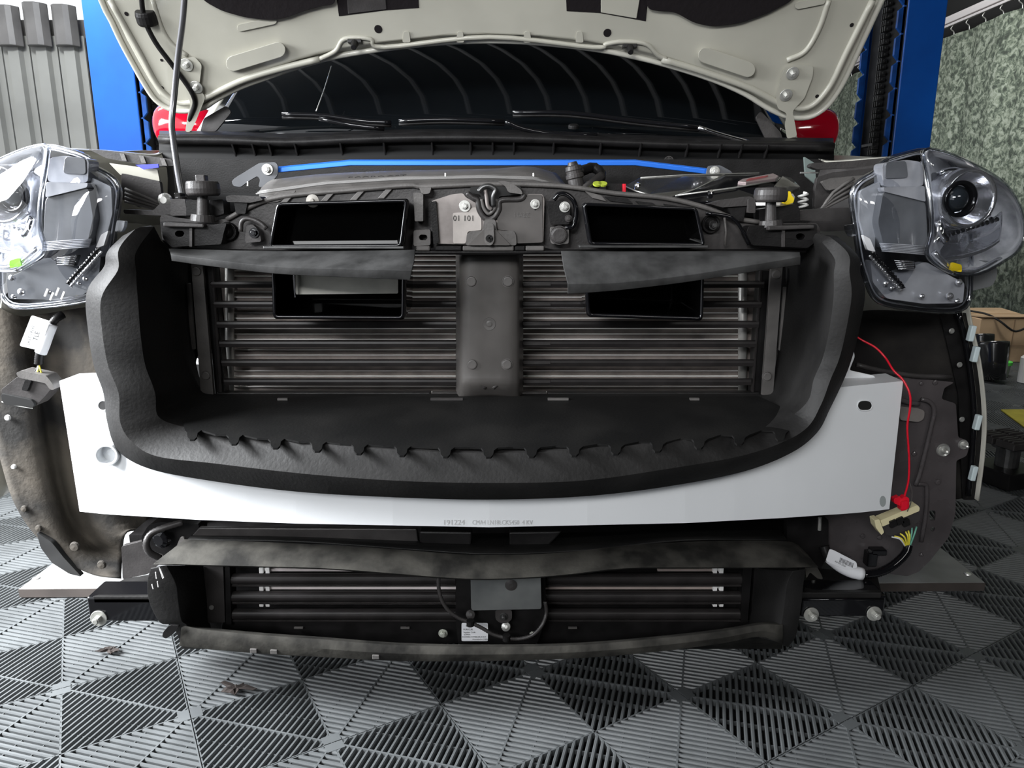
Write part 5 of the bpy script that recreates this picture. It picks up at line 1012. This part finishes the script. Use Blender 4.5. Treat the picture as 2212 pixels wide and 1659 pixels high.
    dome('bulging_lens', big, lambda x: 1.215+.10*max(0, (x-1996)/216), .05, M_lens, 2095, 460, pw=.5)
    MB().tube([W(*X((p.x, p.y)), 1.216+.10*max(0, (p.x-1996)/216)) for p in cr([Vector(p) for p in big], 3, True)], .0025, 6, closed=True).build('lens_rim', M_lensrim, hp, smooth=True)
    pl('mounting_tab', [(1828, 486), (1846, 484), (1852, 508), (1838, 512), (1830, 500)], 1.235, .01, M_lensrim, 4, .002)
    pl('mounting_tab', [(1858, 572), (1868, 570), (1876, 610), (1866, 612)], 1.235, .012, M_lensrim, 3, .002)
    pl('mounting_tab', [(1848, 425), (1856, 420), (1856, 458), (1848, 460)], 1.235, .012, M_lensrim, 3, .002)
    pl('side_lobe', [(2094, 560), (2150, 565), (2156, 592), (2145, 618), (2096, 630)], 1.34, .03, mat('smoked_side', (.16, .165, .17), .2, coat=.7), 10, .006)
    if sd < 0: 
        for k, (x, y) in enumerate(((100, 632), (112, 640), (124, 630), (136, 638))): MB().box(W(x, y, 1.19), (.003, .002, .014), Matrix.Rotation(.5, 3, 'Y')).build('chalk_mark', M_white, hp)
    return hp
headlamp(1); headlamp(-1)
# ---- lower grille assembly
lg = part('lower_grille', 'lower air opening with dark round vanes and white rods', loc=W(1057, 1290, 1.25))
YL = 1.27
quadp('grille_back', [(400, 1200), (1700, 1200), (1700, 1360), (400, 1360)], YL+.05, .01, M_plas, lg)
for y, x0 in ((1250, 496), (1288, 499), (1326, 503)):
    for (a, c) in ((x0, 985), (1178, 1604-(x0-496)*.4)):
        p = W(a, y, YL); q = W(c, y, YL); b = MB(); b.cyl(p, q, .0105, n=20); b.box((p+q)/2+Vector((0, -.002, -.011)), ((q-p).x, .01, .004)); b.build('round_vane', M_vane, lg, smooth=False, bev=.0005)
for y, th in ((1230, 6), (1268, 8), (1302, 4)):
    for (a, c, cx) in ((575, 985, 568), (1178, 1540, 1545)):
        if y == 1230 and cx > 1000: a = 1420
        p = W(a, y, YL+.012); q = W(c, y, YL+.012); MB().box((p+q)/2, ((q-p).x, .006, th/F*1.25)).build('white_rod', mat('pale_rod', (.66, .60, .59), .45, var=.1) if cx < 1000 else mat('brown_rod', (.30, .25, .23), .5, var=.2), lg)  # left rods pale, right rods in a darker brown
        c0 = W(cx+5, y, YL+.008); MB().box(c0+Vector((-.006, 0, 0)), (.008, .012, .011)).box(c0+Vector((.006, 0, 0)), (.008, .012, .011)).box(c0+Vector((0, .003, 0)), (.02, .006, .006)).build('rod_clip', M_white, lg, bev=.001)
for fr, m in (([(440, 1222), (482, 1222), (486, 1345), (446, 1345)], M_plas2), ([(486, 1222), (496, 1222), (500, 1350), (488, 1350)], M_plas), ([(1605, 1225), (1625, 1225), (1615, 1345), (1600, 1345)], M_plas), ([(1630, 1225), (1690, 1225), (1680, 1345), (1622, 1345)], M_plas)):
    quadp('grille_frame', rnd(fr, 3), YL-.012, .03, m, lg, bev=.003)
p = W(457, 1312, YL-.014); MB().lathe(p, (0, -1, 0), [(0, .005), (.002, .004), (.002, 0)], 12).build('frame_clip', M_zinc, lg)
# top rubber lip and what is above it
bk = loft('upper_tray', [[(x, y, Y) for x, y, Y in ((425, 1142, 1.30), (640, 1148, 1.30), (900, 1150, 1.30), (1057, 1152, 1.30), (1250, 1150, 1.30), (1480, 1142, 1.30), (1680, 1138, 1.30))], [(405, 1165, 1.20), (640, 1168, 1.19), (900, 1186, 1.18), (1057, 1195, 1.17), (1250, 1188, 1.18), (1480, 1165, 1.19), (1700, 1165, 1.20)]], M_shelf, lg, nu=5, nv=3, sol=.003)
plate('tray_step', [(430, 1140), (900, 1143), (903, 1170), (940, 1190), (900, 1184), (640, 1170), (410, 1162)], 1.235, .01, M_plas2, lg, bev=.002)
quadp('tray_wedge', [(905, 1148), (1020, 1150), (1015, 1200), (950, 1185), (906, 1172)], 1.225, .02, M_plas, lg, bev=.003)
quadp('tray_wedge', [(1100, 1150), (1215, 1148), (1180, 1185), (1170, 1196), (1100, 1200)], 1.225, .02, M_plas, lg, bev=.003)
loft('rubber_lip', [[(400, 1168, 1.20), (520, 1172, 1.19), (700, 1180, 1.18), (860, 1190, 1.17), (960, 1198, 1.16), (1057, 1202, 1.155), (1200, 1198, 1.16), (1350, 1182, 1.175), (1520, 1172, 1.19), (1690, 1172, 1.20), (1722, 1180, 1.21)],
     [(372, 1190, 1.165), (520, 1196, 1.155), (700, 1204, 1.145), (860, 1216, 1.135), (960, 1225, 1.13), (1057, 1228, 1.125), (1200, 1222, 1.13), (1350, 1204, 1.14), (1520, 1196, 1.155), (1700, 1196, 1.165), (1742, 1200, 1.18)],
     [(333, 1216, 1.14), (520, 1221, 1.13), (700, 1226, 1.12), (860, 1238, 1.11), (960, 1246, 1.105), (1057, 1249, 1.10), (1200, 1242, 1.105), (1350, 1226, 1.115), (1520, 1224, 1.13), (1700, 1224, 1.14), (1765, 1222, 1.155)],
     [(340, 1216, 1.18), (520, 1221, 1.17), (700, 1226, 1.16), (860, 1238, 1.15), (960, 1246, 1.145), (1057, 1249, 1.14), (1200, 1242, 1.145), (1350, 1226, 1.155), (1520, 1224, 1.17), (1700, 1224, 1.18), (1760, 1224, 1.20)]], M_mud, lg, nu=4, nv=1, sol=.003, bev=.004, label='muddy wavy rubber lip')
# centre unit
un = part('shutter_motor', 'dark control unit with a dusty grey cover in the middle of the lower opening', loc=W(1080, 1290, 1.22))
quadp('motor_bracket', rnd([(985, 1238), (1178, 1238), (1180, 1335), (1160, 1392), (990, 1392), (984, 1335)], 5), 1.235, .03, M_plas, un, bev=.003)
plate('motor_cover', rnd([(1016, 1238), (1168, 1238), (1170, 1316), (1018, 1319)], 6), 1.205, .03, mat('dusty_grey_cover', (.075, .08, .082), .55, col2=(.15, .158, .155), vs=14, lo=.35, hi=.75), un, bev=.006, label='dusty grey cover')
MB().lathe(W(1104, 1264, 1.204), (0, -1, 0), [(0, .011), (.001, .008), (.002, .004), (.002, 0)], 20).build('cover_dimple', M_plas2, un)
quadp('motor_foot', rnd([(1070, 1318), (1106, 1318), (1106, 1338), (1096, 1346), (1080, 1346), (1070, 1338)], 5), 1.215, .02, M_plas2, un, bev=.002)
bolt('motor_bolt', W(1088, 1332, 1.214), (0, -1, 0), .0075, M_steel, un, .0045, .003)
for (x, y, m) in ((1017, 1326, M_plas2), (1093, 1352, M_zinc)):
    MB().lathe(W(x, y, 1.226), (0, -.9, .4), [(0, .004), (.006, .005), (.008, .009), (.012, .008), (.014, .003), (.014, 0)], 18).build('cable_clip', m, un)
st = plate('paper_sticker', rnd([(997, 1346), (1054, 1346), (1054, 1385), (997, 1385)], 3), 1.231, .0008, M_tag, un, bev=0, label='white printed paper sticker')
ms = lambda px, py, d: W(px, py, 1.2308+d)
for s_, x, y, z in (('L1F4', 1012, 1352, 6), ('PURICUR', 1011, 1360, 5), ('Supplier Code', 1014, 1366, 4.5), ('6DM3A', 1009, 1371, 4.5), ('8330R8BA1H7FB8628U31019', 1024, 1376, 4.2), ('Assembled in CHINA', 1038, 1381, 4)): text('sticker_print', s_, ms, M_ink, un, z, x, y)
for (x, y, r) in ((957, 1368, .0088), (1150, 1366, .0088)): bolt('frame_bolt', W(x, y, 1.24), (0, -1, 0), r, mat('pale_bolt', (.5, .52, .46), .4, metal=.4), un, .0062, .003)
cab = [(948, 1244, 1.19), (947, 1262, 1.19), (952, 1290, 1.19), (966, 1315, 1.19), (990, 1334, 1.19), (1016, 1345, 1.19), (1040, 1356, 1.19), (1065, 1370, 1.19), (1090, 1377, 1.19), (1120, 1380, 1.19), (1150, 1372, 1.19), (1170, 1352, 1.19), (1180, 1325, 1.2), (1178, 1300, 1.2)]
tube('braided_cable', cab, .0038, M_plas2, un, n=8, k=12, ridge=.0007, label='black braided cable looping below the unit')
for (x, y) in ((1016, 1345), (1094, 1377)): MB().cyl(W(x, y-5, 1.188), W(x, y+6, 1.188), .007, n=12).build('cable_tie', M_plas, un)
# lower lip / tray
lt_ = [(392, 1352), (440, 1362), (560, 1374), (700, 1384), (860, 1396), (1057, 1400), (1250, 1396), (1420, 1382), (1560, 1366), (1640, 1352), (1690, 1352)]
lb_ = [(388, 1392), (440, 1398), (560, 1408), (700, 1416), (860, 1424), (1057, 1424), (1250, 1418), (1420, 1404), (1560, 1386), (1640, 1372), (1690, 1388)]
def ly(x): return 1.115+.05*((x-1057)/650)**2
loft('lower_tray', [[(x, y-34-16*((x-1057)/650)**2*0, 1.30) for x, y in [(a, 1436-(0)) for a, b in lt_]], [(x, y-4, ly(x)+.02) for x, y in lt_], [(x, y, ly(x)) for x, y in lt_], [(x, (y+y2)/2, ly(x)-.004) for (x, y), (_, y2) in zip(lt_, lb_)], [(x, y, ly(x)) for x, y in lb_], [(x, y-2, ly(x)+.05) for x, y in lb_]], M_mud, lg, nu=4, nv=1, sol=.003, bev=.003, label='muddy bottom lip')
for x in (548, 592, 812): 
    y = 1408+(x-560)*.05; MB().box(W(x, y-2, ly(x)-.006), (.012, .004, .008)).build('lip_tab', M_plas3, lg, bev=.001)
for x in (645, 875, 1237): MB().box(W(x, 1356, 1.262), (.017, .003, .003)).build('rail_tab', M_plas3, lg)
p = W(700, 1357, 1.265); quadp('lower_crossbar', [(480, 1340), (1640, 1340), (1650, 1392), (470, 1392)], 1.268, .02, M_plas, lg, bev=.003)
# side cheeks
loft('side_cheek', [[(325, 1228, 1.15), (318, 1258, 1.15), (322, 1300, 1.155), (345, 1345, 1.16), (372, 1352, 1.165), (392, 1394, 1.165)], [(360, 1222, 1.145), (380, 1262, 1.15), (385, 1300, 1.155), (392, 1340, 1.16), (405, 1352, 1.165), (412, 1386, 1.165)], [(440, 1222, 1.26), (444, 1262, 1.26), (448, 1300, 1.26), (450, 1340, 1.26), (455, 1350, 1.26), (460, 1380, 1.2)]], M_foam, lg, nu=4, nv=1, bev=.006, sol=.003, label='black rubber side cheek')
plate('cheek_tab', rnd([(352, 1366), (366, 1350), (388, 1352), (372, 1372), (358, 1380), (350, 1376)], 5), 1.155, .004, M_plas, lg, bev=.001)
loft('side_cheek', [[(1738, 1228, 1.16), (1734, 1260, 1.16), (1730, 1300, 1.165), (1724, 1340, 1.17), (1716, 1375, 1.17), (1700, 1396, 1.17)], [(1712, 1232, 1.15), (1700, 1265, 1.155), (1696, 1300, 1.16), (1690, 1340, 1.165), (1684, 1372, 1.165), (1680, 1388, 1.165)], [(1640, 1228, 1.26), (1634, 1262, 1.26), (1628, 1300, 1.26), (1622, 1340, 1.26), (1620, 1360, 1.22), (1640, 1378, 1.17)]], M_foam, lg, nu=4, nv=1, bev=.006, sol=.003, label='black rubber side cheek')
for pg in ([(1738, 1222), (1762, 1220), (1775, 1242), (1778, 1252), (1766, 1250), (1750, 1236), (1742, 1250)],): plate('torn_flap', rnd(pg, 4), 1.165, .003, M_mud, lg, bev=.0006)
for (x0, y0, x1, y1) in ((336, 1236, 338, 1250), (346, 1228, 354, 1248), (352, 1250, 344, 1226), (328, 1262, 331, 1272), (340, 1256, 342, 1268)):
    a = W(x0, y0, 1.138); c = W(x1, y1, 1.138); MB().cyl(a, c, .0009, n=5).build('chalk_mark', M_white, lg)
# hose and housing at the left above the lip
hh = part('fog_lamp_mount', 'dark mount with a looped hose left of the lower opening', loc=W(340, 1170, 1.25))
tube('looped_hose', [(395, 1128, 1.23), (360, 1138, 1.22), (328, 1152, 1.21), (316, 1172, 1.20), (322, 1192, 1.20), (345, 1205, 1.21)], .0062, M_plas2, hh, n=10, k=8, ridge=.0006)
quadp('mount_body', rnd([(305, 1160), (320, 1135), (345, 1128), (430, 1132), (428, 1165), (395, 1180), (360, 1200), (308, 1185)], 6), 1.25, .04, M_plas, hh, bev=.006)
MB().lathe(W(352, 1162, 1.24), (-.3, -1, 0), [(0, .018), (.008, .017), (.012, .010), (.012, 0)], 20).build('mount_boss', M_gloss, hh, smooth=False, bev=.001)
plate('mount_tag', rnd([(382, 1178), (390, 1160), (398, 1162), (400, 1172), (388, 1182)], 3), 1.2, .004, M_plas3, hh)
quadp('mount_panel', rnd([(262, 1180), (310, 1168), (360, 1205), (320, 1240), (265, 1252)], 5), 1.34, .01, M_plas2, hh, bev=.003)
# ---- lower rails with bolts
def rail(x0, x1, y0, y1, Yq, bolts, lab, plate_pts, shiny):
    r = part('lower_rail_end', lab, loc=W(x0, y1, Yq)); a = W(x0, y0, Yq); c = W(x1, y1, Yq)
    MB().box((a+c)/2+Vector((0, .03, 0)), (c.x-a.x, .06, a.z-c.z)).build('rail_box', M_gloss, r, bev=.004, seg=3)
    if shiny: MB().cyl(W(x0+1, y0+8, Yq-.002), W(x1-1, y0+8, Yq-.002), .0022).build('rail_edge', M_gloss, r, smooth=True)
    v = [Vector(p) for p in plate_pts]; n = len(v); mk('rail_gusset', v+[p-Vector((0, 0, .014)) for p in v], [tuple(range(n)), tuple(range(n, 2*n))]+[(i, (i+1) % n, n+(i+1) % n, n+i) for i in range(n)], M_foam, r, bev=.002)
    for (x, y, rr_) in bolts: bolt('flange_bolt', W(x, y, Yq-.001), (.05, -1, .05), rr_, mat('dull_zinc', (.42, .42, .39), .42, metal=.5, var=.15, vs=40), r, rr_*.5, .006)
    return r
rail(186, 390, 1290, 1343, 1.18, [(214, 1335, .0145)], 'black steel rail end with one large bolt, left', [W(200, 1288, 1.18), W(400, 1288, 1.18), W(400, 1228, 1.34), W(268, 1250, 1.34)], False)
rail(1733, 1910, 1287, 1333, 1.18, [(1752, 1327, .0135), (1888, 1325, .0135)], 'black steel rail end with two large bolts, right', [W(1733, 1280, 1.18), W(1905, 1280, 1.18), W(1895, 1240, 1.34), W(1750, 1225, 1.34)], True)
# ---- loose connectors
lc = part('loose_connector', 'loose black plug on a taped lead with a white tag, left of the shroud', loc=W(60, 830, 1.3))
tube('conduit', [(135, 680, 1.30), (122, 688, 1.29), (112, 700, 1.285), (104, 715, 1.28)], .0075, M_plas, lc, n=10, k=8, ridge=.0014)
tube('white_sleeve', [(112, 700, 1.28), (103, 722, 1.278), (95, 745, 1.276), (88, 762, 1.275)], .0098, M_tag, lc, n=14, k=3)
tube('conduit', [(88, 760, 1.275), (85, 772, 1.275), (84, 786, 1.275)], .0078, M_plas, lc, n=10, k=8, ridge=.0014)
tg_ = plate('white_tag', rnd([(68, 681), (108, 694), (84, 757), (42, 747)], 4), 1.268, .001, M_tag, lc, bev=0, label='white printed tag')
mt = lambda px, py, d: W(px, py, 1.2677+d)
for s_, x, y, z in (('LKET-14290', 66, 724, 10), ('TLE', 79, 726, 15), ('VS62-C-0005390', 88, 728, 6)): text('tag_print', s_, mt, M_ink, lc, z, x, y, ang=-1.30, squash=.85)
for k, (m, dx) in enumerate(((M_wy, 0), (M_ww, -4), (M_plas, 4), (M_wy, 8), (M_plas, -9))): tube('wire', [(84, 786, 1.275), (83+dx*.5, 798, 1.27), (80+dx*1.4, 810, 1.27), (76+dx*2.2, 820, 1.275)], .0014, m, lc, n=6, k=3)
Rc = Matrix.Rotation(-.42, 3, 'Y')
def cbx(px, py, Yq, sz, m, nm, R=Rc, bev=.002): return MB().box(W(px, py, Yq), sz, R).build(nm, m, lc, bev=bev)
plate('connector_body', rnd([(2, 842), (40, 812), (104, 824), (112, 838), (96, 858), (76, 878), (8, 870)], 5), 1.262, .035, M_plas2, lc, bev=.003)
plate('connector_top', rnd([(34, 806), (46, 800), (100, 812), (114, 830), (118, 842), (108, 842), (98, 828), (40, 816)], 4), 1.258, .03, M_plas3, lc, bev=.002)
plate('connector_mouth', rnd([(2, 850), (68, 864), (74, 872), (72, 880), (10, 874), (3, 864)], 5), 1.256, .008, M_ink, lc, bev=.001)
plate('connector_latch', rnd([(54, 820), (68, 822), (58, 846), (46, 842)], 3), 1.257, .006, M_plas, lc, bev=.001)
tube('connector_edge', [(4, 868, 1.258), (40, 877, 1.258), (70, 882, 1.258)], .0012, M_zinc, lc, k=2)
rc = part('loose_connector', 'loose black plug with a cream lock bar on a corrugated lead, right of the crash beam', loc=W(1940, 1130, 1.28))
plate('lock_bar', rnd([(1902, 1124), (1982, 1091), (1987, 1097), (1986, 1104), (1906, 1138)], 2), 1.262, .02, M_creamp, rc, bev=.0015, label='cream lock bar')
plate('lock_end', rnd([(1889, 1124), (1900, 1122), (1910, 1150), (1904, 1156), (1892, 1140)], 2), 1.258, .02, M_creamp, rc, bev=.001)
plate('connector_body', rnd([(1906, 1138), (1984, 1106), (1990, 1120), (1970, 1140), (1926, 1158), (1912, 1154)], 3), 1.264, .03, M_plas2, rc, bev=.002)
for (x, y) in ((1945, 1122), (1930, 1128), (1958, 1126)): plate('body_step', rnd([(x-8, y), (x+6, y-6), (x+9, y+8), (x-5, y+14)], 2), 1.258, .01, M_plas, rc, bev=.001)
for k, (m, a, c) in enumerate(((M_wy, (1932, 1158), (1958, 1176)), (M_wy, (1944, 1152), (1960, 1178)), (M_wy, (1956, 1148), (1961, 1180)), (M_ww, (1926, 1160), (1956, 1175)), (M_wg, (1980, 1138), (1964, 1178)), (M_wy, (1962, 1146), (1962, 1180)), (M_wg, (1970, 1140), (1962, 1176)))):
    tube('wire', [(a[0], a[1], 1.268), ((a[0]+c[0])/2+3, (a[1]+c[1])/2-3, 1.262), (c[0], c[1]+6, 1.268)], .0016, m, rc, n=6, k=4)
tube('conduit', [(1962, 1178, 1.27), (1958, 1192, 1.265), (1945, 1208, 1.26), (1925, 1224, 1.255), (1900, 1236, 1.25), (1868, 1242, 1.245)], .0085, M_gloss, rc, n=12, k=12, ridge=.0016)
tube('conduit', [(1795, 1210, 1.26), (1785, 1195, 1.265), (1780, 1180, 1.27)], .010, M_plas, rc, n=12, k=8, ridge=.0014)
tube('white_sleeve', [(1794, 1205, 1.25), (1815, 1222, 1.248), (1838, 1234, 1.246), (1862, 1240, 1.245)], [.012]*4+[.012]*6, M_tag, rc, n=14, k=3)
plate('white_tag', rnd([(1792, 1186), (1800, 1188), (1850, 1214), (1852, 1226), (1830, 1232), (1784, 1212)], 4), 1.234, .001, M_tag, rc, bev=0, label='white label with a barcode')
for k in range(12): 
    x = 1815+k*2.5; y = 1204+k*1.1; MB().add([W(x, y, 1.2335), W(x+1.1, y+.6, 1.2335), W(x+1.1-2, y+10.6, 1.2335), W(x-2, y+10, 1.2335)], [(0, 1, 2, 3)]).build('barcode_line', M_ink, rc)
text('tag_print', '191234 KZ', lambda px, py, d: W(px, py, 1.2335+d), M_ink, rc, 6, 1826, 1198, ang=.47)
text('tag_print', 'ALN32 5560', lambda px, py, d: W(px, py, 1.2335+d), M_ink, rc, 5, 1815, 1218, ang=.47)
rw = part('red_lead', 'thin red wire down to a red splice clip', loc=W(1950, 900, 1.3))
tube('red_wire', [(1842, 722, 1.30), (1862, 735, 1.29), (1890, 750, 1.28), (1912, 772, 1.27), (1930, 800, 1.25), (1950, 820, 1.24), (1965, 850, 1.23), (1966, 880, 1.23), (1960, 920, 1.235), (1962, 960, 1.24), (1964, 1000, 1.245), (1962, 1040, 1.25), (1953, 1075, 1.255)], .0018, M_redp, rw, n=8, k=6)
tube('thin_wire', [(1962, 1035, 1.25), (1970, 1060, 1.25), (1968, 1085, 1.255), (1960, 1105, 1.258)], .0008, M_plas3, rw, n=5, k=4)
plate('red_clip', rnd([(1931, 1078), (1944, 1073), (1948, 1078), (1956, 1072), (1964, 1076), (1964, 1096), (1958, 1102), (1946, 1104), (1944, 1092), (1932, 1088)], 3), 1.25, .012, M_redp, rw, bev=.002)
plate('red_clip_flap', rnd([(1948, 1084), (1962, 1082), (1960, 1100), (1947, 1102)], 3), 1.245, .006, M_redp, rw, bev=.0015)
